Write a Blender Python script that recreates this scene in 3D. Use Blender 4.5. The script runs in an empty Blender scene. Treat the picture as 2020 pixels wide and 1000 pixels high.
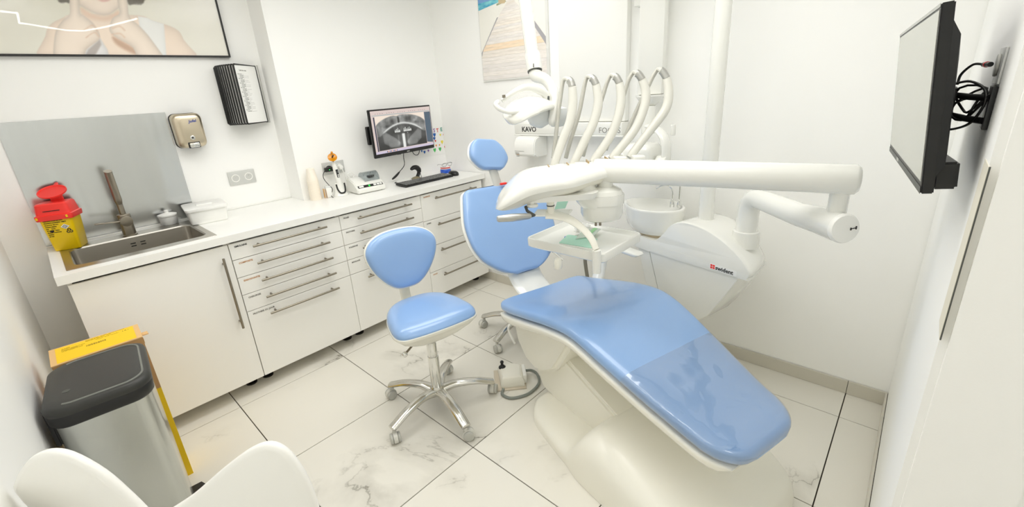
import bpy, bmesh, math, random
import numpy as np
from mathutils import Matrix, Vector
random.seed(7)
PI = math.pi
scn = bpy.context.scene
COL = scn.collection

# ------------------------------------------------------------------ camera
CR = np.array([[0.677936354840949, -0.7321129015367202, -0.06643040108603393],
               [-0.27901862334298877, -0.17265681642436093, -0.9446365605723653],
               [0.6801109516929942, 0.6589387855830685, -0.3213234666835909]])
CP = np.array([-0.04329974864683671, -2.5395727118992073, 1.5225533927256287])
CF, CX, CY = 866.8890568562867, 996.2442761908981, 477.50956345107344
cd = bpy.data.cameras.new('camera'); cam = bpy.data.objects.new('camera', cd); COL.objects.link(cam)
cd.sensor_fit = 'HORIZONTAL'; cd.sensor_width = 36; cd.lens = CF / 2020 * 36
cd.shift_x = (1010 - CX) / 2020; cd.shift_y = (CY - 500) / 2020
cd.clip_start = 0.02
m = Matrix.Identity(4)
for i in range(3):
    m[i][0], m[i][1], m[i][2], m[i][3] = CR[0][i], -CR[1][i], -CR[2][i], CP[i]
cam.matrix_world = m
scn.camera = cam

# ------------------------------------------------------------------ light and exposure
scn.view_settings.view_transform = 'Standard'; scn.view_settings.look = 'None'
scn.view_settings.gamma = 1; scn.view_settings.use_curve_mapping = False
scn.view_settings.exposure = 0.5
wd = bpy.data.worlds.new('world'); scn.world = wd; wd.use_nodes = True
wd.node_tree.nodes['Background'].inputs[0].default_value = (1, 0.98, 0.95, 1)
wd.node_tree.nodes['Background'].inputs[1].default_value = 0.6
CEIL = 2.5
def area(name, loc, sx, sy, power, col=(1, 0.99, 0.965), rot=(0, 0, 0)):
    l = bpy.data.lights.new(name, 'AREA'); l.shape = 'RECTANGLE'; l.size = sx; l.size_y = sy
    l.energy = power; l.color = col; l.spread = math.radians(162)
    o = bpy.data.objects.new(name, l); COL.objects.link(o); o.location = loc; o.rotation_euler = rot
    return o
LIGHTS = [((0.5, -0.45, CEIL - 0.045), 1.2, 0.6, 5.2), ((1.6, -0.7, CEIL - 0.045), 1.1, 0.6, 5.0), ((1.3, -1.75, CEIL - 0.045), 0.9, 0.9, 6.0)]
for loc, sx, sy, p in LIGHTS:
    area('ceiling_lamp_light', loc, sx - 0.06, sy - 0.06, p)
area('corridor_fill', (0.35, -3.5, 2.4), 0.6, 0.6, 3)  # front fill added in the unseen corridor, no fixture belongs to it
scn.cycles.max_bounces = 14; scn.cycles.diffuse_bounces = 10; scn.cycles.glossy_bounces = 4
scn.cycles.transparent_max_bounces = 12; scn.cycles.use_denoising = True
scn.cycles.caustics_reflective = False; scn.cycles.caustics_refractive = False

# ------------------------------------------------------------------ points in the room
def ray(u, v): return CR.T @ np.array([(u - CX) / CF, (v - CY) / CF, 1.])
def at(u, v, ax, val):
    """the point of the plane (axis ax at val) seen at pixel u, v of the photograph"""
    d = ray(u, v); return CP + (val - CP[ax]) / d[ax] * d
def dep(u, v, d): return CP + ray(u, v) * d
V = lambda *a: np.array(a, float)

# ------------------------------------------------------------------ materials
def lin(c):
    r = []
    for x in c[:3]:
        x /= 255.; r.append(x / 12.92 if x <= 0.04045 else ((x + 0.055) / 1.055) ** 2.4)
    return (*r, 1)
MATS = {}
def mat(name, col, rough=0.5, metal=0., coat=0., emit=0., alpha=1., spec=0.5, trans=0., bump=0., bscale=300.):
    if name in MATS: return MATS[name]
    mt = bpy.data.materials.new(name); mt.use_nodes = True
    nt = mt.node_tree; b = nt.nodes['Principled BSDF']
    b.inputs['Base Color'].default_value = lin(col)
    b.inputs['Roughness'].default_value = rough; b.inputs['Metallic'].default_value = metal
    b.inputs['Coat Weight'].default_value = coat; b.inputs['Coat Roughness'].default_value = 0.08
    b.inputs['Specular IOR Level'].default_value = spec
    b.inputs['Transmission Weight'].default_value = trans
    b.inputs['Alpha'].default_value = alpha
    if emit:
        b.inputs['Base Color'].default_value = (0.02, 0.02, 0.02, 1)
        b.inputs['Emission Color'].default_value = lin(col); b.inputs['Emission Strength'].default_value = emit
    if bump:
        tc = nt.nodes.new('ShaderNodeTexCoord'); n = nt.nodes.new('ShaderNodeTexNoise'); n.inputs['Scale'].default_value = bscale
        bp = nt.nodes.new('ShaderNodeBump'); bp.inputs['Strength'].default_value = bump; bp.inputs['Distance'].default_value = 0.002
        nt.links.new(tc.outputs['Object'], n.inputs['Vector']); nt.links.new(n.outputs['Fac'], bp.inputs['Height']); nt.links.new(bp.outputs['Normal'], b.inputs['Normal'])
    MATS[name] = mt
    return mt
def noise_mix(mt, cols, scale, detail=4, stretch=(1, 1, 1), coord='Object', rough=None, dist=0.):
    nt = mt.node_tree; b = nt.nodes['Principled BSDF']
    tc = nt.nodes.new('ShaderNodeTexCoord'); mp = nt.nodes.new('ShaderNodeMapping'); mp.inputs['Scale'].default_value = stretch
    n = nt.nodes.new('ShaderNodeTexNoise'); n.inputs['Scale'].default_value = scale; n.inputs['Detail'].default_value = detail; n.inputs['Distortion'].default_value = dist
    cr = nt.nodes.new('ShaderNodeValToRGB'); e = cr.color_ramp
    while len(e.elements) < len(cols): e.elements.new(0.5)
    for el, (p, c) in zip(e.elements, cols): el.position = p; el.color = lin(c)
    nt.links.new(tc.outputs[coord], mp.inputs[0]); nt.links.new(mp.outputs[0], n.inputs['Vector'])
    nt.links.new(n.outputs['Fac'], cr.inputs[0]); nt.links.new(cr.outputs[0], b.inputs['Base Color'])
    return mt
    return cr
M_wall = mat('wall_paint', (248, 248, 246), 0.55, spec=0.3, bump=0.08, bscale=220)
M_ceil = mat('ceiling_paint', (247, 247, 245), 0.8)
M_lam = mat('white_laminate', (244, 243, 239), 0.28, bump=0.015, bscale=30)
M_top = mat('white_worktop', (243, 243, 240), 0.3)
M_plw = mat('white_plastic', (240, 240, 236), 0.3)
M_unit = mat('dental_white_enamel', (233, 233, 228), 0.16, coat=0.35)
M_cream = mat('cream_white_shell', (236, 234, 224), 0.25, coat=0.2)
M_base = mat('cream_base_enamel', (240, 238, 228), 0.3, coat=0.15)
M_blue = mat('blue_leatherette', (140, 175, 222), 0.28, coat=0.5, bump=0.03, bscale=900)
M_grey = mat('grey_plastic', (184, 184, 178), 0.4)
M_dgrey = mat('dark_grey_plastic', (78, 80, 76), 0.45)
M_black = mat('black_plastic', (22, 22, 22), 0.4)
M_matbk = mat('charcoal_lid_plastic', (46, 46, 43), 0.42, bump=0.1, bscale=700)
M_chrome = mat('chrome', (225, 225, 222), 0.09, 1.)
M_satin = mat('satin_nickel', (150, 143, 130), 0.34, 1.)
M_brush = mat('brushed_steel', (190, 186, 178), 0.3, 1.)
M_sheet = mat('steel_backsplash_sheet', (214, 217, 218), 0.2, 1.)
M_alu = mat('silver_painted_alu', (190, 190, 186), 0.3, 0.8)
M_red = mat('red_plastic', (246, 54, 46), 0.35)
M_yel = mat('yellow_plastic', (247, 208, 0), 0.35)
M_yelp = mat('yellow_printed_card', (248, 205, 6), 0.55)
M_card = mat('brown_cardboard', (190, 148, 98), 0.8, bump=0.1, bscale=120)
M_cardl = mat('pale_cardboard_edge', (226, 186, 130), 0.8)
M_ink = mat('black_ink', (30, 28, 24), 0.6)
M_inkg = mat('grey_ink', (120, 118, 112), 0.6)
M_inko = mat('orange_ink', (196, 140, 84), 0.6)
M_paper = mat('white_paper', (244, 244, 242), 0.7)
M_glass = mat('clear_glass', (245, 248, 248), 0.02, trans=1., spec=0.5)
M_orange = mat('orange_shield', (250, 165, 10), 0.2, trans=0.35)
M_mint = mat('mint_paper', (188, 232, 214), 0.8)
M_sock = mat('aluminium_socket_plate', (206, 207, 204), 0.38, 0.25)
M_grout = mat('dark_grout', (52, 44, 36), 0.9)
M_led = mat('light_diffuser', (255, 252, 245), 0.5, emit=.8)
M_hose = mat('grey_hose', (196, 195, 186), 0.4)
M_hosed = mat('dark_grey_hose', (128, 124, 112), 0.4)
M_cable = mat('grey_cable', (132, 138, 132), 0.45)

# marble floor tile
def marble(name, base, dark, seed, rough):
    mt = mat(name, base, rough); nt = mt.node_tree; b = nt.nodes['Principled BSDF']; L = nt.links
    N = nt.nodes.new
    tc = N('ShaderNodeTexCoord'); oi = N('ShaderNodeObjectInfo'); vm = N('ShaderNodeVectorMath'); vm.operation = 'MULTIPLY_ADD'
    cx = N('ShaderNodeCombineXYZ')
    L.new(oi.outputs['Random'], cx.inputs[0]); L.new(oi.outputs['Random'], cx.inputs[1]); L.new(oi.outputs['Random'], cx.inputs[2])
    L.new(cx.outputs[0], vm.inputs[0]); vm.inputs[1].default_value = (37., 91., 53.); L.new(tc.outputs['Object'], vm.inputs[2])
    def vein(scale, dist, lo, hi, det):
        n = N('ShaderNodeTexNoise'); n.inputs['Scale'].default_value = scale; n.inputs['Detail'].default_value = det; n.inputs['Distortion'].default_value = dist; n.inputs['Roughness'].default_value = 0.55
        L.new(vm.outputs[0], n.inputs['Vector'])
        s = N('ShaderNodeMath'); s.operation = 'SUBTRACT'; s.inputs[1].default_value = 0.5; L.new(n.outputs['Fac'], s.inputs[0])
        a = N('ShaderNodeMath'); a.operation = 'ABSOLUTE'; L.new(s.outputs[0], a.inputs[0])
        r = N('ShaderNodeMapRange'); r.inputs['From Min'].default_value = lo; r.inputs['From Max'].default_value = hi; r.inputs['To Min'].default_value = 1; r.inputs['To Max'].default_value = 0
        L.new(a.outputs[0], r.inputs['Value']); return r.outputs[0]
    v1 = vein(0.75, 1.3, 0.0, 0.006, 8); v2 = vein(0.75, 1.3, 0.0, 0.07, 8)
    msk = N('ShaderNodeTexNoise'); msk.inputs['Scale'].default_value = 2.2; msk.inputs['Detail'].default_value = 5
    L.new(vm.outputs[0], msk.inputs['Vector'])
    mr = N('ShaderNodeMapRange'); mr.inputs['From Min'].default_value = 0.53; mr.inputs['From Max'].default_value = 0.72; L.new(msk.outputs['Fac'], mr.inputs['Value'])
    m1 = N('ShaderNodeMath'); m1.operation = 'MULTIPLY'; L.new(v1, m1.inputs[0]); L.new(mr.outputs[0], m1.inputs[1])
    m2 = N('ShaderNodeMath'); m2.operation = 'MULTIPLY'; L.new(v2, m2.inputs[0]); L.new(mr.outputs[0], m2.inputs[1])
    s1 = N('ShaderNodeMath'); s1.operation = 'MULTIPLY'; s1.inputs[1].default_value = 0.8; L.new(m1.outputs[0], s1.inputs[0])
    s2 = N('ShaderNodeMath'); s2.operation = 'MULTIPLY_ADD'; s2.inputs[1].default_value = 0.42; L.new(m2.outputs[0], s2.inputs[0]); L.new(s1.outputs[0], s2.inputs[2])
    s2.use_clamp = True
    mx = N('ShaderNodeMix'); mx.data_type = 'RGBA'; mx.inputs[6].default_value = lin(base); mx.inputs[7].default_value = lin(dark)
    L.new(s2.outputs[0], mx.inputs[0]); L.new(mx.outputs[2], b.inputs['Base Color'])
    return mt
def film(name, fac, rough, tint, bump=0., bscale=6., cap=.3):
    mt = bpy.data.materials.new(name); mt.use_nodes = True; nt = mt.node_tree; N = nt.nodes.new; L = nt.links.new
    nt.nodes.remove(nt.nodes['Principled BSDF']); out = nt.nodes['Material Output']
    tr = N('ShaderNodeBsdfTransparent'); tr.inputs[0].default_value = (*tint, 1); gl = N('ShaderNodeBsdfGlossy'); gl.inputs['Roughness'].default_value = rough
    lw = N('ShaderNodeFresnel'); lw.inputs['IOR'].default_value = 1.5; mu = N('ShaderNodeMath'); mu.operation = 'MULTIPLY'; mu.inputs[1].default_value = fac; mn_ = N('ShaderNodeMath'); mn_.operation = 'MINIMUM'; mn_.inputs[1].default_value = cap
    mx = N('ShaderNodeMixShader'); L(lw.outputs[0], mu.inputs[0]); L(mu.outputs[0], mn_.inputs[0]); L(mn_.outputs[0], mx.inputs[0]); L(tr.outputs[0], mx.inputs[1]); L(gl.outputs[0], mx.inputs[2]); L(mx.outputs[0], out.inputs[0])
    if bump:
        tc = N('ShaderNodeTexCoord'); nz = N('ShaderNodeTexNoise'); nz.inputs['Scale'].default_value = bscale; nz.inputs['Detail'].default_value = 1.5; nz.inputs['Distortion'].default_value = 1.0
        bp = N('ShaderNodeBump'); bp.inputs['Strength'].default_value = bump; bp.inputs['Distance'].default_value = .02
        L(tc.outputs['Object'], nz.inputs['Vector']); L(nz.outputs['Fac'], bp.inputs['Height']); L(bp.outputs['Normal'], gl.inputs['Normal']); L(bp.outputs['Normal'], lw.inputs['Normal'])
    return mt
M_tile = marble('marble_tile', (231, 228, 219), (136, 132, 120), 1, 0.16)
M_skirt = marble('marble_skirting', (206, 202, 190), (150, 146, 134), 2, 0.3)

# ------------------------------------------------------------------ geometry helpers
MW = {}
class B:
    """collects closed shapes and links them as ONE mesh object"""
    def __init__(s): s.v = []; s.f = []
    def add(s, vs, fs):
        o = len(s.v); s.v += [tuple(float(c) for c in p) for p in vs]; s.f += [tuple(i + o for i in q) for q in fs]; return s
    def bm(s, bm, M=None):
        bm.verts.ensure_lookup_table(); bm.verts.index_update()
        vs = [(M @ v.co if M else v.co) for v in bm.verts]; fs = [[v.index for v in f.verts] for f in bm.faces]; bm.free()
        return s.add(vs, fs)
    def box(s, c, size, bev=0., seg=2, M=None, rz=0.):
        bm = bmesh.new(); bmesh.ops.create_cube(bm, size=1); bmesh.ops.scale(bm, vec=size, verts=bm.verts)
        if bev: bmesh.ops.bevel(bm, geom=list(bm.edges), offset=min(bev, min(size) * 0.49), segments=seg, affect='EDGES', profile=0.5)
        T = Matrix.Translation(Vector(c)) @ Matrix.Rotation(rz, 4, 'Z')
        return s.bm(bm, (M @ T) if M else T)
    def bx(s, a, b, bev=0., seg=2):
        a = np.array(a, float); b = np.array(b, float); return s.box((a + b) / 2, np.abs(b - a), bev, seg)
    def cyl(s, p0, p1, r0, r1=None, n=20, bev=0.):
        r1 = r0 if r1 is None else r1; p0 = np.array(p0, float); p1 = np.array(p1, float)
        if bev:
            d = (p1 - p0) / np.linalg.norm(p1 - p0)
            k = [0, .3, .7, 1]; pts = []; rs = []
            for t in k: pts.append(p0 + d * bev * (1 - math.cos(t * PI / 2))); rs.append(r0 - bev + bev * math.sin(t * PI / 2))
            for t in k[::-1]: pts.append(p1 - d * bev * (1 - math.cos(t * PI / 2))); rs.append(r1 - bev + bev * math.sin(t * PI / 2))
            return s.tube(pts, rs, n)
        return s.tube([p0, p1], [r0, r1], n)
    def tube(s, pts, r, n=12, flat=None, closed=False):
        P = [np.array(p, float) for p in pts]; m = len(P)
        R = [r] * m if np.isscalar(r) else list(r)
        T = []
        for i in range(m):
            if closed: a = P[i - 1]; b = P[(i + 1) % m]
            else: a = P[max(i - 1, 0)]; b = P[min(i + 1, m - 1)]
            d = b - a; l = np.linalg.norm(d); T.append(d / l if l > 1e-12 else np.array([0, 0, 1.]))
        if flat is not None: up = np.array(flat, float)
        else: up = np.array([0, 0, 1.]) if abs(T[0][2]) < 0.9 else np.array([1., 0, 0])
        nrm = up - T[0] * (up @ T[0]); nrm /= np.linalg.norm(nrm)
        rings = []
        for i in range(m):
            if flat is None or True:
                nrm = nrm - T[i] * (nrm @ T[i]); nrm /= np.linalg.norm(nrm)
            bn = np.cross(T[i], nrm)
            rr = R[i] if not np.isscalar(R[i]) else (R[i], R[i])
            rings.append([P[i] + nrm * rr[1] * math.sin(2 * PI * k / n) + bn * rr[0] * math.cos(2 * PI * k / n) for k in range(n)])
        return s.loft(rings, closed=closed)
    def loft(s, rings, caps=True, closed=False):
        n = len(rings[0]); m = len(rings); vs = [p for r in rings for p in r]; fs = []
        for i in range(m if closed else m - 1):
            for k in range(n):
                a = i * n + k; b = i * n + (k + 1) % n; j = (i + 1) % m
                fs.append((a, b, j * n + (k + 1) % n, j * n + k))
        if caps and not closed:
            fs.append(tuple(range(n - 1, -1, -1))); fs.append(tuple((m - 1) * n + k for k in range(n)))
        return s.add(vs, fs)
    def lathe(s, prof, o=(0, 0, 0), n=28, M=None):
        rings = []
        for r, z in prof:
            r = max(r, 1e-5); rings.append([Vector((r * math.cos(2 * PI * k / n), r * math.sin(2 * PI * k / n), z)) for k in range(n)])
        T = Matrix.Translation(Vector(o)) @ (M if M else Matrix.Identity(4))
        return s.loft([[T @ p for p in r] for r in rings])
    def prism(s, pts, vec, bev=0., seg=2):
        """polygon in 3-D extruded along vec"""
        n = len(pts); pts = [np.array(p, float) for p in pts]; vec = np.array(vec, float)
        bm = bmesh.new(); vs = [bm.verts.new(p) for p in pts] + [bm.verts.new(p + vec) for p in pts]
        bm.faces.new(vs[:n][::-1]); bm.faces.new(vs[n:])
        for k in range(n): bm.faces.new((vs[k], vs[(k + 1) % n], vs[n + (k + 1) % n], vs[n + k]))
        bmesh.ops.recalc_face_normals(bm, faces=list(bm.faces))
        if bev: bmesh.ops.bevel(bm, geom=list(bm.edges), offset=bev, segments=seg, affect='EDGES', clamp_overlap=True)
        return s.bm(bm)
    def build(s, name, mt, parent=None, smooth=True, ang=35, label=None, loc=None):
        me = bpy.data.meshes.new(name); vs = np.array(s.v, float)
        if parent is not None:
            vs = (np.c_[vs, np.ones(len(vs))] @ np.array(MW[parent.name].inverted()).T)[:, :3]
        elif loc is not None:
            vs = vs - np.array(loc)
        me.from_pydata(vs.tolist(), [], s.f)
        bm = bmesh.new(); bm.from_mesh(me); bmesh.ops.recalc_face_normals(bm, faces=list(bm.faces)); bm.to_mesh(me); bm.free()
        if smooth:
            me.shade_smooth()
            me.set_sharp_from_angle(angle=math.radians(ang))
        me.materials.append(mt)
        o = bpy.data.objects.new(name, me); COL.objects.link(o)
        if parent is not None: o.parent = parent; MW[o.name] = MW[parent.name]
        else:
            o.location = loc if loc is not None else (0, 0, 0); MW[o.name] = Matrix.Translation(Vector(o.location))
        if label: o['label'] = label
        return o
def thing(name, label, cat, loc=(0, 0, 0), rz=0., group=None):
    o = bpy.data.objects.new(name, None); COL.objects.link(o); o.empty_display_size = 0.05
    o.location = [float(c) for c in loc]; o.rotation_euler = (0, 0, rz)
    o['label'] = label; o['category'] = cat
    if group: o['group'] = group
    MW[o.name] = Matrix.Translation(Vector([float(c) for c in loc])) @ Matrix.Rotation(rz, 4, 'Z')
    return o
def tag(o, label, cat, group=None):
    o['label'] = label; o['category'] = cat
    if group: o['group'] = group
    return o
def struct(o): o['kind'] = 'structure'; return o
def copytree(o, loc, rz=None, label=None, group=None):
    r = o.copy(); COL.objects.link(r); r.location = loc
    if rz is not None: r.rotation_euler = (0, 0, rz)
    if label: r['label'] = label
    if group: r['group'] = group
    for ch in list(o.children):
        c = ch.copy(); COL.objects.link(c); c.parent = r
        for g in ch.children:
            d = g.copy(); COL.objects.link(d); d.parent = c
    MW[r.name] = Matrix.Translation(Vector(loc)) @ Matrix.Rotation(r.rotation_euler[2], 4, 'Z')
    return r
def cr(pts, k=8, closed=False):
    """Catmull-Rom through points"""
    P = [np.array(p, float) for p in pts]; n = len(P); out = []
    for i in range(n if closed else n - 1):
        if closed: p0, p1, p2, p3 = P[i - 1], P[i], P[(i + 1) % n], P[(i + 2) % n]
        else: p0, p1, p2, p3 = P[max(i - 1, 0)], P[i], P[i + 1], P[min(i + 2, n - 1)]
        for j in range(k):
            t = j / k
            out.append(0.5 * (2 * p1 + (p2 - p0) * t + (2 * p0 - 5 * p1 + 4 * p2 - p3) * t * t + (3 * p1 - p0 - 3 * p2 + p3) * t ** 3))
    if not closed: out.append(P[-1])
    return out
def tab(x, xs, ys):
    """smooth table lookup"""
    pts = cr([(a, b) for a, b in zip(xs, ys)], 12); px = [p[0] for p in pts]; py = [p[1] for p in pts]
    return float(np.interp(x, px, py))
def text(s, txt, size, P, right, up, mt, parent, name='lettering', bold=0., depth=0.0006, align='LEFT', sx=1.):
    """flat lettering of real thickness at P, running along right"""
    c = bpy.data.curves.new('t', 'FONT'); c.body = txt; c.size = size; c.align_x = align; c.offset = bold; c.extrude = depth / 2
    c.resolution_u = 2
    t = bpy.data.objects.new('t', c); COL.objects.link(t)
    dg = bpy.context.evaluated_depsgraph_get(); me = bpy.data.meshes.new_from_object(t.evaluated_get(dg), depsgraph=dg)
    bpy.data.objects.remove(t); bpy.data.curves.remove(c)
    r = Vector(right).normalized(); u = Vector(up).normalized(); n = r.cross(u)
    Mx = Matrix((r * sx, u, n)).transposed().to_4x4(); Mx.translation = Vector([float(q) for q in P])
    if parent is not None: Mx = MW[parent.name].inverted() @ Mx
    me.transform(Mx); me.materials.clear(); me.materials.append(mt); me.name = name
    o = bpy.data.objects.new(name, me); COL.objects.link(o)
    if parent is not None: o.parent = parent; MW[o.name] = MW[parent.name]
    return o
def vnoise(x, y, seed=0, octv=4):
    """value noise on numpy arrays"""
    out = np.zeros_like(x); amp = .5; rs = np.random.RandomState(seed)
    for o in range(octv):
        T = rs.rand(64, 64); f = 2 ** o; xi = np.floor(x * f).astype(int); yi = np.floor(y * f).astype(int); fx = x * f - xi; fy = y * f - yi
        fx = fx * fx * (3 - 2 * fx); fy = fy * fy * (3 - 2 * fy); g = lambda a, b: T[a % 64, b % 64]
        out += amp * ((g(xi, yi) * (1 - fx) + g(xi + 1, yi) * fx) * (1 - fy) + (g(xi, yi + 1) * (1 - fx) + g(xi + 1, yi + 1) * fx) * fy); amp *= .5
    return out
def sdf(px, py, pts):
    """signed distance to a polygon, negative inside"""
    d = np.full(px.shape, 1e9); ins = np.zeros(px.shape, bool); n = len(pts)
    for i in range(n):
        ax, ay = pts[i]; bx, by = pts[(i + 1) % n]; ex, ey = bx - ax, by - ay; L2 = ex * ex + ey * ey + 1e-12
        t = np.clip(((px - ax) * ex + (py - ay) * ey) / L2, 0, 1); d = np.minimum(d, np.hypot(px - ax - t * ex, py - ay - t * ey))
        c = ((ay > py) != (by > py)); xx = ax + (py - ay) * ex / (ey if abs(ey) > 1e-12 else 1e-12); ins ^= c & (px < xx)
    return np.where(ins, -d, d)
def sstep(a, b, x):
    t = np.clip((x - a) / (b - a), 0, 1); return t * t * (3 - 2 * t)
def colour_print(name, P00, du, dv, nx, ny, rgb, parent, emit=0., rough=.5):
    """flat printed picture: a fine grid whose own ink colours are vertex colours (sRGB 0-255)"""
    us, vs = np.meshgrid(np.linspace(0, 1, nx + 1), np.linspace(0, 1, ny + 1)); us = us.ravel(); vs = vs.ravel()
    co = P00 + us[:, None] * du + vs[:, None] * dv
    co = (np.c_[co, np.ones(len(co))] @ np.array(MW[parent.name].inverted()).T)[:, :3]
    c = np.clip(rgb(us, vs) / 255., 0, 1); lc = np.where(c <= .04045, c / 12.92, ((c + .055) / 1.055) ** 2.4)
    w = nx + 1
    fs = [(j * w + i, j * w + i + 1, (j + 1) * w + i + 1, (j + 1) * w + i) for j in range(ny) for i in range(nx)]
    me = bpy.data.meshes.new(name); me.from_pydata(co.tolist(), [], fs)
    at_ = me.color_attributes.new('ink', 'FLOAT_COLOR', 'POINT'); at_.data.foreach_set('color', np.c_[lc, np.ones(len(lc))].ravel())
    mt = mat(name + '_ink', (200, 200, 200), rough); nt = mt.node_tree; b = nt.nodes['Principled BSDF']; a = nt.nodes.new('ShaderNodeVertexColor'); a.layer_name = 'ink'
    if emit:
        b.inputs['Base Color'].default_value = (.02, .02, .02, 1); b.inputs['Emission Strength'].default_value = emit; nt.links.new(a.outputs[0], b.inputs['Emission Color'])
    else: nt.links.new(a.outputs[0], b.inputs['Base Color'])
    me.materials.append(mt); o = bpy.data.objects.new(name, me); COL.objects.link(o); o.parent = parent; MW[o.name] = MW[parent.name]
    return o
def poly(pts, n, th=0.0006):
    """thin flat print of polygon pts, thickness along n"""
    return B().prism(pts, np.array(n, float) * th)

# ================================================================== THE ROOM
X0, X2, YL, YR, XS, Y3, XJ = -0.25, 2.385, 0.66, 0.45, 1.13, -2.62, 0.955
SZ = 0.926   # worktop surface
fl = struct(B().bx((X0 - .1, -4.0, -0.12), (X2 + .1, 0.78, -0.006)).build('floor', M_grout, smooth=False))
xs = [X0, 0.3575, 0.963, 1.564, 2.166, X2]; ys = [YL, 0.5405, -0.0615, -0.6676, -1.2702, -1.8702, -2.4699, -3.07, -3.67, -4.0]
for i in range(len(xs) - 1):
    for j in range(len(ys) - 1):
        g = 0.0021
        c = V((xs[i] + xs[i + 1]) / 2, (ys[j] + ys[j + 1]) / 2, 0)
        b = B().bx((xs[i] + g - c[0], ys[j + 1] + g - c[1], -0.0065), (xs[i + 1] - g - c[0], ys[j] - g - c[1], 0), 0.0008, 1)
        t = b.build('floor_tile', M_tile, smooth=False); t.location = c; t.parent = fl
H = CEIL
struct(B().prism([(X0 - .1, YL, 0), (XS, YL, 0), (XS, YR, 0), (X2 + .1, YR, 0), (X2 + .1, 0.78, 0), (X0 - .1, 0.78, 0)], (0, 0, H)).build('wall_left', M_wall, smooth=False))
struct(B().bx((X2, Y3 - .15, 0), (X2 + .1, YR, H)).build('wall_back', M_wall, smooth=False))
struct(B().prism([(XJ, Y3, 0), (X2, Y3, 0), (X2, Y3 - .16, 0), (XJ, Y3 - .16, 0)], (0, 0, H), 0.012, 4).build('wall_right', M_wall))
struct(B().bx((X0 - .1, -4.0, 0), (X0, YL, H)).build('wall_near', M_wall, smooth=False))
struct(B().bx((X0, -4.1, 0), (X2 + .1, -4.0, H)).build('wall_front', M_wall, smooth=False))
struct(B().bx((X2, -4.0, 0), (X2 + .1, Y3 - .15, H)).build('wall_corridor', M_wall, smooth=False))
struct(B().bx((X0 - .1, -4.1, H), (X2 + .1, 0.78, H + .1)).build('ceiling', M_ceil, smooth=False))
# edge guard on the corner of the right wall
tr = struct(B().bx((XJ + .001, Y3 - .0006, 1.06), (XJ + 0.085, Y3 + .0012, 1.365), 0.0005).build('trim_1', mat('beige_edge_guard', (226, 221, 206), 0.5), smooth=False))
B().bx((XJ - .0008, Y3 - .0016, 1.06), (XJ + .0008, Y3 + .0004, 1.365)).build('seal', M_dgrey, tr, smooth=False)
# skirting tiles
def skirt(name, pieces):
    p = struct(B().bx(*pieces[0][2]).build(name, M_grout, smooth=False))
    for a, b, _ in pieces: B().bx(a, b, 0.001, 1).build('skirting_tile', M_skirt, p, smooth=False)
yj = [YR, -0.0615, -0.6676, -1.2702, -1.8702, -2.4699, Y3]
back = ((X2 - .004, Y3, 0.0), (X2, YR, 0.07))
skirt('baseboard_back', [((X2 - .010, yj[i + 1] + .001, 0.0005), (X2 - .002, yj[i] - .001, 0.072), back) for i in range(len(yj) - 1)])
xj = [XJ + .02, 1.564, 2.166, X2 - .011]
rt = ((XJ + .02, Y3, 0.0), (X2 - .011, Y3 + .004, 0.07))
skirt('baseboard_right', [((xj[i] + .001, Y3 + .002, 0.0005), (xj[i + 1] - .001, Y3 + .010, 0.072), rt) for i in range(len(xj) - 1)])

# ceiling lamps (above the frame)
for i, (loc, sx, sy, p) in enumerate(LIGHTS):
    t = thing('ceiling_lamp', ['flat white light panel on the ceiling above the sink', 'flat white light panel on the ceiling above the monitor', 'small square light panel on the ceiling above the chair foot'][i], 'lamp', (loc[0], loc[1], H), 0, 'ceiling light panels')
    B().box((loc[0], loc[1], H - .016), (sx, sy, .032), .004).build('frame', M_plw, t)
    B().box((loc[0], loc[1], H - .034), (sx - .04, sy - .04, .006)).build('diffuser', M_led, t)
# hexagonal light strip that shows in the picture glass
hx = [(.05, -1.585), (.119, -1.611), (.213, -1.662), (.225, -2.15), (.544, -2.502), (.674, -2.493), (.786, -2.25), (.973, -1.625)]
t = thing('tube_lamp', 'angular chain of thin white light tubes hung under the ceiling', 'lamp', (.5, -2.1, 2.38))
M_tube = mat('light_tube', (255, 252, 246), .4, emit=14.)
for p, q in zip(hx[:-1], hx[1:]): B().cyl((*p, 2.38), (*q, 2.38), .007, n=10).build('tube', M_tube, t)
for p in hx[1:-1]: B().cyl((*p, 2.382), (*p, CEIL), .002, n=6).build('hanger', M_alu, t)

# ================================================================== KITCHEN RUN
def handle(parent, p0, p1, name='handle'):
    p0 = V(*p0); p1 = V(*p1); d = (p1 - p0) / np.linalg.norm(p1 - p0)
    b = B().cyl(p0, p1, .0062, n=12, bev=.001)
    for q in (p0 + d * .035, p1 - d * .035): b.cyl(q, q + V(0, 0.0365, 0), .005, n=10)
    return b.build(name, M_satin, parent)
def carcass(t, xa, xb, depth):
    y0 = .0205; th = .016
    b = B().bx((xa, y0, .08), (xa + th, depth, .88)).bx((xb - th, y0, .08), (xb, depth, .88))
    b.bx((xa + th, y0, .08), (xb - th, depth, .08 + th)).bx((xa + th, depth - .01, .096), (xb - th, depth, .88))
    b.build('carcass', M_lam, t, smooth=False)
    for px in (xa + .045, xb - .045):
        for py in (.13, depth - .06):
            B().cyl((px, py, 0.0), (px, py, .008), .03, n=20).cyl((px, py, .008), (px, py, .068), .012, n=14).cyl((px, py, .068), (px, py, .08), .026, n=20).build('leg', M_black, t)
G = [-0.0858, 0.5248, 1.1376, 1.7506, 2.3545]
t = thing('sink_cabinet', 'plain white laminate base cabinet under the sink with one tall door', 'cabinet', (G[0], 0, 0))
carcass(t, G[0], G[1] - .001, .6)
d = B().bx((G[0] + .001, 0, .08), (G[1] - .003, .018, .874), .001).build('door', M_lam, t, smooth=False)
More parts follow.
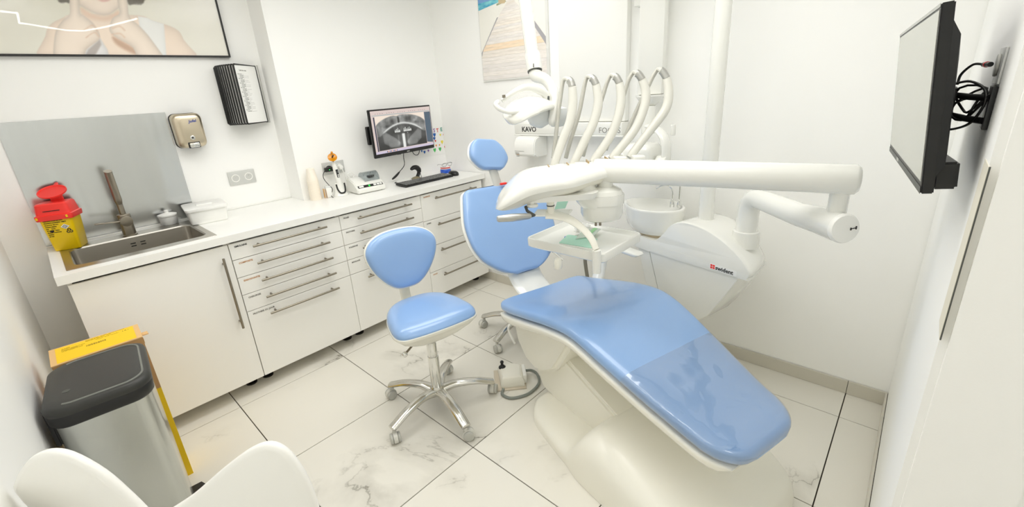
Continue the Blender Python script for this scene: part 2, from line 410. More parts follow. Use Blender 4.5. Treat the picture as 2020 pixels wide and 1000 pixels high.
handle(d, (.481, -.035, .42), (.481, -.035, .82))
LBL = {0: [('SIMULAINE', M_ink), ('COMPOSITE', M_inko), ('ENDODONTIE', M_inko), ('CHIRURGIE', M_inkg), ('PROTHESE DU JOUR', M_inkg)],
       1: [('FRAISE', M_inkg), ('PROTHESE', M_inkg), ('POLISSAGE', M_inkg), ('MOULAGE', M_inkg), ('', M_inkg)],
       2: [('ALGINATE', M_inko), ('DIVERS', M_inkg), ('', M_inkg), ('STOCK', M_inko)]}
CL = ['white five-drawer base cabinet beside the sink cabinet, between sink and cups', 'white five-drawer base cabinet partly hidden by the blue stool back', 'white base cabinet of four equal drawers beside the back wall']
for k in range(3):
    xa, xb = G[k + 1], G[k + 2]
    t = thing('drawer_cabinet', CL[k], 'cabinet', (xa, 0, 0), 0, 'white drawer cabinets')
    carcass(t, xa + .001, xb - .001, .42)
    zs = [.8775, .785, .685, .585, .485, .08] if k < 2 else [.8775, .68, .48, .28, .08]
    for j in range(len(zs) - 1):
        zt = zs[j] - (.0019 if j else .003); zb = zs[j + 1] + (.0019 if j < len(zs) - 2 else 0)
        d = B().bx((xa + .0016, 0, zb), (xb - .0016, .018, zt), .0008, 1).build('drawer', M_lam, t, smooth=False)
        hz = zs[j] - (.036 if j == 0 else .04)
        if k == 2: hz = zs[j] - .04
        handle(d, (xa + .103, -.035, hz), (xa + .513, -.035, hz))
        if LBL[k][j][0]:
            text(None, LBL[k][j][0], .0125, (xa + .026, -.0006, zs[j] - .026), (1, 0, 0), (0, 0, 1), LBL[k][j][1], d, 'drawer_label', bold=.0004)
# worktop with the sink cut-out
t = thing('worktop', 'long white worktop running along the wall over all cabinets', 'worktop', (-.1, 0, SZ))
b = B(); z0 = .888
sx0, sx1, sy0, sy1 = -.045, .478, .09, .5
out = [(-.113, -.02), (2.378, -.02), (2.378, YR - .001), (XS - .001, YR - .001), (XS - .001, YL - .001), (-.113, YL - .001)]
bm = bmesh.new()
vo = [bm.verts.new((x, y, SZ)) for x, y in out]; vi = [bm.verts.new((x, y, SZ)) for x, y in ((sx0, sy0), (sx1, sy0), (sx1, sy1), (sx0, sy1))]
F = bm.faces.new
F((vo[5], vo[0], vi[0], vi[3])); F((vo[0], vo[1], vi[1], vi[0])); F((vo[1], vo[2], vo[3], vi[1])); F((vo[3], vo[4], vi[2], vi[1])); F((vo[4], vo[5], vi[3], vi[2]))
r = bmesh.ops.extrude_face_region(bm, geom=list(bm.faces)); bmesh.ops.translate(bm, vec=(0, 0, z0 - SZ), verts=[v for v in r['geom'] if isinstance(v, bmesh.types.BMVert)])
bmesh.ops.recalc_face_normals(bm, faces=list(bm.faces)); b.bm(bm)
b.build('slab', M_top, t, smooth=False)
struct(B().bx((-.11, YL - .012, SZ + .0002), (XS - .002, YL - .001, SZ + .008), .003).build('trim_2', M_plw))
# steel sheet behind the sink
nt = M_sheet.node_tree; b_ = nt.nodes['Principled BSDF']; tc = nt.nodes.new('ShaderNodeTexCoord'); mp_ = nt.nodes.new('ShaderNodeMapping'); mp_.inputs['Scale'].default_value = (1, 1, .12)
nz = nt.nodes.new('ShaderNodeTexNoise'); nz.inputs['Scale'].default_value = 7; nz.inputs['Detail'].default_value = 2
bp_ = nt.nodes.new('ShaderNodeBump'); bp_.inputs['Strength'].default_value = .25; bp_.inputs['Distance'].default_value = .02
nt.links.new(tc.outputs['Object'], mp_.inputs[0]); nt.links.new(mp_.outputs[0], nz.inputs['Vector']); nt.links.new(nz.outputs['Fac'], bp_.inputs['Height']); nt.links.new(bp_.outputs['Normal'], b_.inputs['Normal'])
o = B().bx((-.112, YL - .0035, SZ + .009), (.552, YL - .0002, 1.545)).build('backsplash', M_sheet, smooth=False, loc=(.22, YL, .94))
tag(o, 'brushed steel backsplash sheet on the wall behind the sink', 'backsplash')

# ------------------------------------------------------------------ sink and tap
def rrect(cx, cy, w, h, r, z, n=6):
    out = []
    for sx, sy, a0 in ((1, 1, 0), (-1, 1, 90), (-1, -1, 180), (1, -1, 270)):
        for k in range(n):
            a = math.radians(a0 + 90 * k / (n - 1)); out.append(V(cx + sx * (w / 2 - r) + r * math.cos(a), cy + sy * (h / 2 - r) + r * math.sin(a), z))
    return out
t = thing('sink', 'rectangular brushed steel inset sink at the left end of the worktop', 'sink', (.21, .3, SZ))
cx, cy = .216, .293
rim = [rrect(.215, .318, .574, .552, .012, SZ + .0004), rrect(.215, .318, .572, .55, .012, SZ + .0022), rrect(cx, cy, .515, .385, .04, SZ + .0022),
       rrect(cx, cy, .505, .375, .04, SZ - .004), rrect(cx, cy, .49, .36, .04, SZ - .13), rrect(cx, cy, .44, .31, .03, SZ - .155), rrect(cx, cy, .08, .08, .038, SZ - .157)]
B().loft(rim, caps=False).build('basin', M_brush, t, ang=30)
B().lathe([(.001, -.006), (.042, -.006), (.045, -.002), (.04, .001), (.02, -.002), (.001, -.002)], (cx, cy, SZ - .155)).build('drain', M_chrome, t)
ys_ = cy + .1815
b = B()
for dx in (-.03, .012):
    for dz in (-.038, -.052): b.bx((.225 + dx, ys_ - .002, SZ + dz), (.225 + dx + .022, ys_ + .004, SZ + dz + .005))
b.build('overflow_slots', M_ink, t, smooth=False)
FB = V(.212, .535, SZ + .002)
t = thing('tap', 'tall brushed steel mixer tap behind the sink basin', 'tap', FB)
b = B().lathe([(.033, 0), (.033, .004), (.029, .006), (.029, .11), (.027, .116), (.02, .118)], FB)
b.build('body', M_satin, t)
tp = [FB + V(0, 0, .116), FB + V(0, 0, .165), FB + V(0, 0, .17), FB + V(-.001, -.006, .23), FB + V(-.002, -.018, .29), FB + V(-.003, -.032, .335), FB + V(-.003, -.038, .35)]
B().tube(cr(tp, 5), [.0135] * 11 + [.015] + [.0175] * 19, 16).build('spout', M_satin, t)
lv = FB + V(0, -.045, .082)
B().cyl(lv + V(0, .03, 0), lv + V(0, -.006, 0), .0275, n=24, bev=.002).build('mixer_cap', M_satin, t)
B().cyl(lv + V(-.02, .004, .004), lv + V(-.125, -.004, .016), .0042, n=10, bev=.001).build('lever', M_satin, t)

# ------------------------------------------------------------------ sharps bin
def rr3(c, w, h, r, z, rz, n=5):
    q = rrect(0, 0, w, h, r, 0, n); co, si = math.cos(rz), math.sin(rz)
    return [V(c[0] + p[0] * co - p[1] * si, c[1] + p[0] * si + p[1] * co, z) for p in q]
SC = (-.022, .535); RZ = math.radians(-22)
t = thing('sharps_bin', 'yellow sharps bin with open red lid standing on the sink corner', 'bin', (*SC, SZ + .002))
zb = SZ + .0025
B().loft([rr3(SC, .098, .092, .01, zb, RZ), rr3(SC, .104, .097, .012, zb + .004, RZ), rr3(SC, .124, .117, .012, zb + .17, RZ)]).build('body', M_yel, t)
zl = zb + .168
B().loft([rr3(SC, .138, .131, .012, zl - .012, RZ), rr3(SC, .142, .134, .012, zl, RZ), rr3(SC, .142, .134, .012, zl + .012, RZ), rr3(SC, .132, .122, .016, zl + .015, RZ), rr3(SC, .122, .112, .016, zl + .062, RZ), rr3(SC, .112, .1, .016, zl + .068, RZ)]).build('lid_collar', M_red, t)
c_, s_ = math.cos(RZ), math.sin(RZ); ex = V(c_, s_, 0); ey = V(-s_, c_, 0)
fc = V(*SC, 0) - ey * .0585
B().box((0, 0, 0), (.062, .003, .003), M=Matrix.Translation(Vector(V(*SC, zl + .033) - ey * .0598)) @ Matrix.Rotation(RZ, 4, 'Z')).build('slot', M_ink, t, smooth=False)
for sx in (-.06, .052):
    B().box((0, 0, 0), (.007, .003, .012), M=Matrix.Translation(Vector(V(*SC, zl + .002) - ey * .0678 + ex * sx)) @ Matrix.Rotation(RZ, 4, 'Z')).build('clip', M_yel, t, smooth=False)
# round flap, standing half open at the back
hc = V(*SC, zl + .112) + ey * .02; ax = (-ey * .42 + V(0, 0, .9)); ax /= np.linalg.norm(ax)
Mx = Matrix.Translation(Vector(hc)) @ Vector((0, 0, 1)).rotation_difference(Vector(ax)).to_matrix().to_4x4()
f = B().lathe([(.001, -.004), (.05, -.004), (.056, 0), (.056, .006), (.052, .006), (.05, .002), (.001, .001)], (0, 0, 0), 32)
f.v = [tuple(Mx @ Vector(p)) for p in f.v]; 
upv = np.cross(ex, ax); upv = upv if upv[2] > 0 or upv @ ey > 0 else -upv
fo = f.build('flap', M_red, t)
q0 = hc + upv * .05; B().tube([q0, hc + upv * .075, hc + upv * .083], [(.010, .003), (.009, .003), (.006, .003)], 10, flat=ax).build('tab', M_red, fo)
B().box((0, 0, 0), (.05, .012, .05), .003, M=Matrix.Translation(Vector(V(*SC, zl + .083) + ey * .04)) @ Matrix.Rotation(RZ, 4, 'Z')).build('hinge', M_red, t)
# print on the front face
sl = (.0585 - .0485) / .17
up_ = (V(0, 0, 1) - ey * sl); up_ /= np.linalg.norm(up_); nrm = -ey - V(0, 0, 1) * sl * 1.0
def fp(x, z): return V(*SC, zb + z) - ey * (.0485 + sl * z + .0008) + ex * x
rows = ['DISPOSITIF POUR DECHETS', 'PIQUANTS COUPANTS  OBJETS', 'Ne pas forcer  Max 1,5 L', 'Fermeture definitive', 'Date       Service', 'NF X 30-500   Volume', 'Ne jamais recapuchonner', 'Attention', 'UN 3291']
for i, rtx in enumerate(rows):
    text(None, rtx, .0072, fp(-.046, .15 - i * .0095), ex, up_, M_ink, t, 'print', bold=.00015, sx=.82 if i < 2 else .7)
cpt = fp(.026, .118)
B().prism([cpt + ex * .017, cpt + up_ * .013, cpt - ex * .017, cpt - up_ * .013], -ey * .0006).build('warning_diamond', M_paper, t, smooth=False)
cq = cpt - ey * .0007
dg = B()
for a, b2 in (((.009, 0), (0, .008)), ((0, .008), (-.009, 0)), ((-.009, 0), (0, -.008)), ((0, -.008), (.009, 0))): dg.tube([cq + ex * a[0] + up_ * a[1], cq + ex * b2[0] + up_ * b2[1]], .0011, 6)
dg.tube([cq - ex * .002, cq + ex * .003], .0012, 6); dg.build('symbol', M_ink, t)
ch = fp(.036, .094); bz = B()
for k in range(3):
    a = PI / 2 + k * 2 * PI / 3; cc = ch + ex * .0065 * math.cos(a) + up_ * .0065 * math.sin(a)
    arc = [cc + (ex * math.cos(a + w) + up_ * math.sin(a + w)) * .0052 for w in np.linspace(-2.4, 2.4, 14) + PI * 0]
    bz.tube(arc, .0017, 6)
bz.lathe([(.0001, 0), (.003, 0), (.003, .001), (.0001, .001)], ch)
bz.build('biohazard_mark', M_ink, t)
el = fp(-.028, .102); pts = [el + ex * .008 * math.cos(a) + up_ * .0055 * math.sin(a) for a in np.linspace(0, 2 * PI, 18)[:-1]]
B().prism(pts, -ey * .0006).build('oval_mark', M_ink, t, smooth=False)

# ------------------------------------------------------------------ pot and plastic box
PC = V(.405, .597, SZ + .002)
t = thing('lidded_pot', 'small round white ceramic pot with knobbed lid behind the sink', 'pot', PC)
B().lathe([(.001, 0), (.038, 0), (.041, .004), (.0445, .05), (.0445, .052), (.001, .052)], PC).build('bowl', M_plw, t)
B().lathe([(.047, .05), (.0485, .054), (.047, .06), (.03, .066), (.012, .069), (.01, .074), (.012, .08), (.009, .084), (.001, .085)], PC).build('lid', M_plw, t)
BC = (.575, .497); BR = math.radians(-7)
t = thing('plastic_tub', 'white rectangular plastic tub with lid beside the sink', 'container', (*BC, SZ))
B().loft([rr3(BC, .168, .205, .012, SZ + .0005, BR), rr3(BC, .18, .215, .014, SZ + .006, BR), rr3(BC, .196, .232, .016, SZ + .082, BR)]).build('tub', M_plw, t)
B().loft([rr3(BC, .206, .242, .018, SZ + .078, BR), rr3(BC, .21, .246, .018, SZ + .082, BR), rr3(BC, .21, .246, .018, SZ + .093, BR), rr3(BC, .2, .236, .016, SZ + .096, BR)]).build('lid', M_top, t)
B().box((BC[0], BC[1], SZ + .0985), (.08, .05, .007), .003, rz=BR).build('lid_grip', M_top, t)

# ------------------------------------------------------------------ wall things over the sink
PI2 = PI / 2
def socket_plate(label, x, z, y, group, w=.158, plugs=0):
    t = thing('wall_socket', label, 'socket', (x, y, z), 0, group)
    B().box((x, y - .004, z), (w, .008, .085), .002).build('plate', M_sock, t)
    for s in (-.0385, .0385):
        R_ = Matrix.Rotation(PI2, 4, 'X')
        s_ = B().lathe([(.001, -.008), (.018, -.008), (.0195, .0005), (.0225, .0015), (.0245, .0005), (.0245, -.001)], (x + s, y - .0083, z), 28, M=R_).build('socket_insert', M_plw, t)
        p = B()
        for dx, dz in ((-.0095, 0), (.0095, 0)): p.cyl((x + s + dx, y - .0012, z + dz), (x + s + dx, y + .001, z + dz), .0026, n=10)
        p.build('hole', M_ink, s_)
        B().cyl((x + s, y - .001, z + .0095), (x + s, y - .016, z + .0095), .0022, n=10, bev=.001).build('earth_pin', M_chrome, s_)
    return t
socket_plate('grey double wall socket with both outlets empty', .855, 1.118, YL, 'double wall sockets')
# soap dispenser
SX, SZc, SY = .632, 1.436, YL
t = thing('soap_dispenser', 'champagne coloured metal soap dispenser on the wall', 'dispenser', (SX, SY, 1.34))
def rr_xz(x, z, w, h, r, y, taper=0., n=6):
    return [V(x + p[0] * (1 + taper * p[1] / h), y, z + p[1]) for p in rrect(0, 0, w, h, r, 0, n)]
B().loft([rr_xz(SX, SZc, .15, .195, .03, SY - .0005, .03), rr_xz(SX, SZc, .15, .195, .03, SY - .012, .03)]).build('back_plate', M_black, t)
M_champ = mat('champagne_metal', (206, 194, 172), 0.3, 1.)
B().loft([rr_xz(SX, SZc, .146, .191, .03, SY - .0125, .03), rr_xz(SX, SZc, .146, .191, .03, SY - .06, .03), rr_xz(SX, SZc, .138, .183, .03, SY - .072, .03), rr_xz(SX, SZc, .118, .163, .028, SY - .08, .03), rr_xz(SX, SZc, .09, .13, .02, SY - .083, .03)]).build('cover', M_champ, t)
B().lathe([(.001, -.001), (.0125, -.001), (.0125, .002), (.01, .003), (.001, .003)], (SX, SY - .0845, SZc - .04), 24, M=Matrix.Rotation(PI2, 4, 'X')).build('lock_ring', M_chrome, t)
B().lathe([(.001, .003), (.0055, .003), (.005, .0045), (.001, .005)], (SX, SY - .0845, SZc - .04), 18, M=Matrix.Rotation(PI2, 4, 'X')).build('keyhole', M_black, t)
B().bx((SX - .03, SY - .0845, SZc - .098), (SX + .03, SY - .078, SZc - .064), .004).build('push_recess', M_black, t)
B().box((SX, SY - .09, SZc - .082), (.05, .014, .026), .005).build('push_bar', M_chrome, t)
text(None, 'Jofel', .022, (SX + .002, SY - .0836, SZc + .043), (1, 0, .08), (.15, 0, 1), mat('blue_ink', (46, 70, 150), .5), t, 'logo', bold=.0006)
# flip panel display
HX, HY = 1.083, YL
t = thing('flip_display', 'wall display of black framed flip panels with a printed list', 'display', (HX, HY, 1.45))
B().bx((HX - .004, HY - .03, 1.44), (HX + .014, HY - .0003, 1.79), .002).build('wall_bracket', M_alu, t)
for k in range(10):
    th = math.radians(4 + 4.2 * k); dx, dy = -math.cos(th), -math.sin(th); L_ = .232; hp = V(HX - .002, HY - .012 - .0022 * k, 0)
    za, zb_ = 1.447, 1.784
    P = lambda s, z: hp + V(dx * s, dy * s, z)
    b = B(); path = [P(.004, za), P(L_ - .008, za), P(L_, za + .008), P(L_, zb_ - .008), P(L_ - .008, zb_), P(.004, zb_)]
    b.tube(path, .0042 if k < 9 else .005, 8, closed=True)
    pf = b.build('flip_panel', M_black, t)
    nv = V(dy, -dx, 0) * -1
    nv = V(-dy, dx, 0); nv = nv if nv[1] < 0 else -nv
    B().prism([P(.006, za + .003), P(L_ - .003, za + .003), P(L_ - .003, zb_ - .003), P(.006, zb_ - .003)], nv * .0012).build('sheet', M_paper, pf, smooth=False)
    if k == 9:
        random.seed(3)
        r_ = V(-dx, -dy, 0)
        text(None, 'Tarifs des soins', .012, P(.19, zb_ - .035) + nv * .0016, r_, (0, 0, 1), M_inkg, pf, 'print')
        body = '\n'.join(['-' * 6 + ' soin dentaire ' + '.' * random.randint(12, 34) if i % 3 else 'Acte courant ' + '.' * random.randint(8, 22) for i in range(26)])
        text(None, body, .0085, P(.212, zb_ - .055) + nv * .0016, r_, (0, 0, 1), M_inkg, pf, 'print', bold=-.0001, sx=.9)

# ================================================================== THINGS ON THE RIGHT PART OF THE WORKTOP
# cup stack: upside-down cups nested over one another
CB = V(1.19, .395, SZ)
ORD = ['topmost', 'second', 'third', 'fourth', 'fifth', 'sixth', 'seventh', 'eighth', 'ninth', 'tenth', 'eleventh', 'twelfth', 'thirteenth', 'fourteenth', 'fifteenth', 'sixteenth', 'seventeenth', 'eighteenth', 'nineteenth', 'lowest']
n_c = 20; o0 = None
for k in range(n_c):
    z = SZ + .0005 + (n_c - 1 - k) * .0067
    if o0 is None:
        b = B().lathe([(.001, .082), (.0225, .082), (.024, .081), (.0355, .003), (.0368, .0025), (.0368, .0), (.0352, .0), (.0236, .0802), (.001, .0802)], (0, 0, 0), 26)
        o = o0 = b.build('paper_cup', mat('cream_cup', (244, 236, 222), 0.6), loc=(0, 0, 0))
    else:
        o = o0.copy(); COL.objects.link(o)
    o.location = (CB[0], CB[1], z)
    tag(o, ('%s cream paper cup of the upside-down stack' % ORD[k]) if k in (0, n_c - 1) else ('%s cream paper cup from the top of the upside-down stack' % ORD[k]), 'cup', 'stacked paper cups')
# small card dispenser
t = thing('card_dispenser', 'small white dispenser box with brown card sleeves between cups and curing light', 'box', (1.262, .375, SZ))
cb = V(1.262, .375, SZ)
B().box(cb + V(.012, 0, .034), (.036, .035, .066), .004, rz=-.2).build('case', M_plw, t)
B().box(cb + V(.012, 0, .072), (.034, .033, .012), .004, rz=-.2).build('clear_top', mat('frosted_top', (236, 238, 238), .15, alpha=.7), t)
for k in range(3): B().box(cb + V(-.0105 - k * .004, -.003 + .002 * k, .031 + .001 * k), (.0022, .034, .06), rz=-.2).build('card_sleeve', [M_card, M_plw, M_cardl][k], t, smooth=False)
# curing light on its dock
LB = V(1.345, .345, SZ)
t = thing('curing_light', 'white dental curing light with orange shield standing in its dock', 'device', LB)
def ell(c, a, b_, n=24): return [V(c[0] + a * math.cos(2 * PI * k / n), c[1] + b_ * math.sin(2 * PI * k / n), c[2]) for k in range(n)]
B().loft([ell(LB + V(0, 0, .0005), .052, .042), ell(LB + V(0, 0, .006), .052, .042), ell(LB + V(0, .002, .02), .043, .034), ell(LB + V(0, .004, .05), .034, .028), ell(LB + V(0, .006, .085), .028, .024), ell(LB + V(0, .006, .09), .024, .02)]).build('dock', M_unit, t)
u_ = [LB + V(-.030, -.017, .085), LB + V(-.027, -.022, .05), LB + V(-.016, -.031, .026), LB + V(.004, -.034, .022), LB + V(.02, -.03, .03), LB + V(.028, -.022, .055), LB + V(.029, -.016, .085)]
B().tube(cr(u_, 5), [(.0055, .003)] * 31, 10, flat=(0, -1, .2)).build('grip_band', M_black, t)
hs = [LB + V(0, -.008, .03), LB + V(0, -.004, .09), LB + V(-.003, 0, .14), LB + V(-.006, .003, .19), LB + V(-.008, .004, .215), LB + V(-.010, .003, .235)]
B().tube(cr(hs, 5), list(np.interp(np.linspace(0, 1, 26), [0, .2, .6, .85, 1], [.017, .018, .0165, .012, .006])), 18).build('handpiece', M_unit, t)
ctr = [LB + V(-.0025, -.0168, .128), LB + V(-.006, -.0138, .182)]
B().tube([ctr[0], ctr[1]], [(.0085, .0035)] * 2, 10, flat=(0, -1, 0)).build('button_panel', M_black, t)
for q in (.12, .32): B().box(ctr[0] * (1 - q) + ctr[1] * q + V(0, -.0034, 0), (.008, .002, .008), .001).build('button', M_plw, t)
B().box(ctr[0] * .3 + ctr[1] * .7 + V(0, -.0033, 0), (.010, .002, .016), .0006).build('display', M_dgrey, t)
tip = [LB + V(-.010, .003, .235), LB + V(-.014, -.002, .262), LB + V(-.017, -.02, .277), LB + V(-.018, -.03, .275)]
B().tube(cr(tip, 5), .0042, 10).build('light_guide', M_black, t)
oc = LB + V(-.014, -.004, .262)
Mt = Matrix.Translation(Vector(oc)) @ Matrix.Rotation(math.radians(55), 4, 'X') @ Matrix.Rotation(math.radians(-20), 4, 'Y')
f = B().lathe([(.004, -.002), (.022, -.001), (.029, .004), (.030, .006), (.022, .003), (.004, .001)], (0, 0, 0), 26); f.v = [tuple(Mt @ Vector(p)) for p in f.v]
f.v = f.v; f.build('shield', M_orange, t)
B().lathe([(.001, -.006), (.007, -.004), (.008, 0), (.005, .006), (.001, .008)], oc + V(.003, .002, .034), 14).build('shield_knob', M_orange, t)
# socket with plugs behind it
socket_plate('grey double wall socket with a black adapter plugged in, behind the curing light', 1.375, 1.108, YR, 'double wall sockets')
tad = t = thing('black_adapter', 'black plug adapter with green light in the socket behind the curing light', 'adapter', (1.337, YR - .01, 1.105))
B().cyl((1.337, YR - .0105, 1.108), (1.337, YR - .03, 1.108), .02, n=24, bev=.003).build('plug', M_black, t)
B().box((1.335, YR - .04, 1.106), (.085, .024, .03), .006).build('body', M_black, t)
B().cyl((1.322, YR - .052, 1.105), (1.322, YR - .0535, 1.105), .003, n=10).build('green_light', mat('green_led', (40, 230, 90), .4, emit=2.), t)
cab = cr([(1.293, YR - .04, 1.10), (1.272, YR - .05, 1.08), (1.268, YR - .06, 1.05), (1.29, YR - .06, 1.01), (1.308, YR - .07, .975), (1.284, YR - .085, .945), (1.279, .345, .931), (1.277, .325, .93)], 6)
o = B().tube(cab, .0022, 8).build('cord', M_black, tad)
t = thing('white_plug', 'white round mains plug in the right outlet behind the curing light', 'plug', (1.4135, YR - .01, 1.108))
B().cyl((1.4135, YR - .0105, 1.108), (1.4135, YR - .045, 1.106), .019, .015, n=24, bev=.003).build('body', M_plw, t)
B().tube(cr([(1.4135, YR - .044, 1.104), (1.42, YR - .05, 1.07), (1.44, YR - .035, 1.0), (1.47, YR - .03, .95), (1.50, YR - .035, .932)], 6), .003, 8).build('cord', M_plw, t)
# amalgamator
AB = V(1.525, .31, SZ); AR = math.radians(-5)
t = thing('capsule_mixer', 'white capsule mixer with smoked lid and green display on the worktop', 'device', AB, AR)
Ma = Matrix.Translation(Vector(AB)) @ Matrix.Rotation(AR, 4, 'Z')
def la(*p): return np.array(Ma @ Vector(p))
w = .105
side = [(-.085, .004), (-.085, .035), (-.03, .078), (.035, .098), (.085, .098), (.088, .004)]
B().prism([la(-w, y, z) for y, z in side], la(w, 0, 0) - la(-w, 0, 0), .006, 3).build('housing', M_unit, t)
for dx in (-.08, .08):
    for dy in (-.06, .06): B().cyl(la(dx, dy, 0), la(dx, dy, .006), .008, n=12).build('foot', M_dgrey, t)
# control strip lies on the sloped front
n1 = V(0, -.043, .055); 
ty = V(0, .055, .043); ty /= np.linalg.norm(ty); tn = V(0, -ty[2], ty[1])
def lf(x, s, h=0.):
    p = V(0, -.085, .035) + ty * s + tn * h; return la(x, p[1], p[2])
B().prism([lf(-.092, .009, -.0008), lf(.092, .009, -.0008), lf(.092, .031, -.0008), lf(-.092, .031, -.0008)], (lf(0, 0, .0018) - lf(0, 0, 0))).build('control_strip', M_black, t, smooth=False)
for x0_, x1_ in ((-.084, -.052), (.022, .042), (.048, .066), (.07, .086)):
    B().prism([lf(x0_, .013, .001), lf(x1_, .013, .001), lf(x1_, .027, .001), lf(x0_, .027, .001)], lf(0, 0, .0015) - lf(0, 0, 0)).build('button', M_plw, t, smooth=False)
text(None, '0', .018, lf(-.014, .0135, .0012), lf(1, 0) - lf(0, 0), lf(0, 1) - lf(0, 0), mat('green_digit', (30, 235, 60), .4, emit=2.5), t, 'display_digit', bold=.001)
# smoked lid: half cylinder bulging from the top
M_smoke = film('smoked_clear_plastic', 1.2, .06, (.84, .865, .875))
arc = [(.0 + .052 * math.cos(a), .075 + .05 * math.sin(a)) for a in np.linspace(math.radians(200), math.radians(-10), 15)]
rings = [[la(x, .012 + y, z + .008) for y, z in arc] + [la(x, .012 + y * .94, .008 + .075 + (z - .075) * .94) for y, z in arc[::-1]] for x in (-.02, .088)]
lidb = B().loft(rings)
for x in (-.022, .088): lidb.prism([la(x, .012 + y, z + .008) for y, z in arc], la(.002, 0, 0) - la(0, 0, 0))
lidb.build('smoked_lid', M_smoke, t)
B().box((0, 0, 0), (.045, .03, .012), .002, M=Matrix.Translation(Vector(la(.042, .0, .1)))).build('capsule_fork', M_black, t)
B().tube([la(.045, .02, .1), la(.058, .015, .13)], .002, 8).build('fork_arm', M_chrome, t)
B().tube(cr([la(-.07, .08, .09), la(-.08, .1, .12), la(-.05, .11, .13), la(-.03, .1, .11), la(-.05, .09, .095)], 6), .003, 8).build('cord_loop', M_plw, t)
# monitor on the wall
MA = V(1.615, .280, 0); MB = V(2.206, .357, 0)
mc = (MA + MB) / 2; mr = (MB - MA) / np.linalg.norm(MB - MA); mn = V(mr[1], -mr[0], 0)
ang_m = math.atan2(mr[1], mr[0])
zb_, zt_ = 1.1405, 1.471; mw = np.linalg.norm(MB - MA)
t = thing('monitor', 'black monitor on a wall arm showing a panoramic tooth x-ray', 'monitor', V(mc[0], mc[1], zb_), ang_m)
def mp(x, z, h=0.): return V(mc[0], mc[1], zb_) + mr * (x - mw / 2) + V(0, 0, z) + mn * h
mh = zt_ - zb_
B().prism([mp(0, 0, -.02), mp(mw, 0, -.02), mp(mw, mh, -.02), mp(0, mh, -.02)], mn * .02, .003).build('case', M_black, t)
B().prism([mp(.12, .05, -.045), mp(mw - .12, .05, -.045), mp(mw - .12, mh - .06, -.045), mp(.12, mh - .06, -.045)], mn * .03, .01).build('rear_housing', M_black, t)
scr0, scr1, scz0, scz1 = .012, mw - .008, .026, mh - .010
M_scr = mat('screen_pale', (214, 196, 190), .3, emit=.72)
B().prism([mp(scr0, scz0), mp(scr1, scz0), mp(scr1, scz1), mp(scr0, scz1)], mn * .0006).build('screen', M_scr, t, smooth=False)
SW, SHh = scr1 - scr0, scz1 - scz0
def sp(u, v, h=.0008): return mp(scr0 + u * SW, scz0 + v * SHh, h)
def spoly(pts, mt, h, name='screen_area'):
    return B().prism([sp(u, v, h) for u, v in pts], mn * .00015).build(name, mt, t, smooth=False)
def em(name, c, e=.75): return mat(name, c, .4, emit=e)
spoly([(.885, .1), (.995, .07), (.995, .87), (.885, .87)], em('screen_slate', (70, 88, 104)), .0008)
spoly([(.0, .0), (1, .0), (1, .055), (0, .055)], em('screen_lilac', (196, 186, 206)), .0008)
spoly([(.03, .06), (.05, .06), (.05, .86), (.03, .86)], em('screen_navy', (52, 54, 74)), .0009)
spoly([(.02, .885), (.99, .885), (.99, .9), (.02, .9)], em('screen_teal', (150, 172, 170)), .0009)
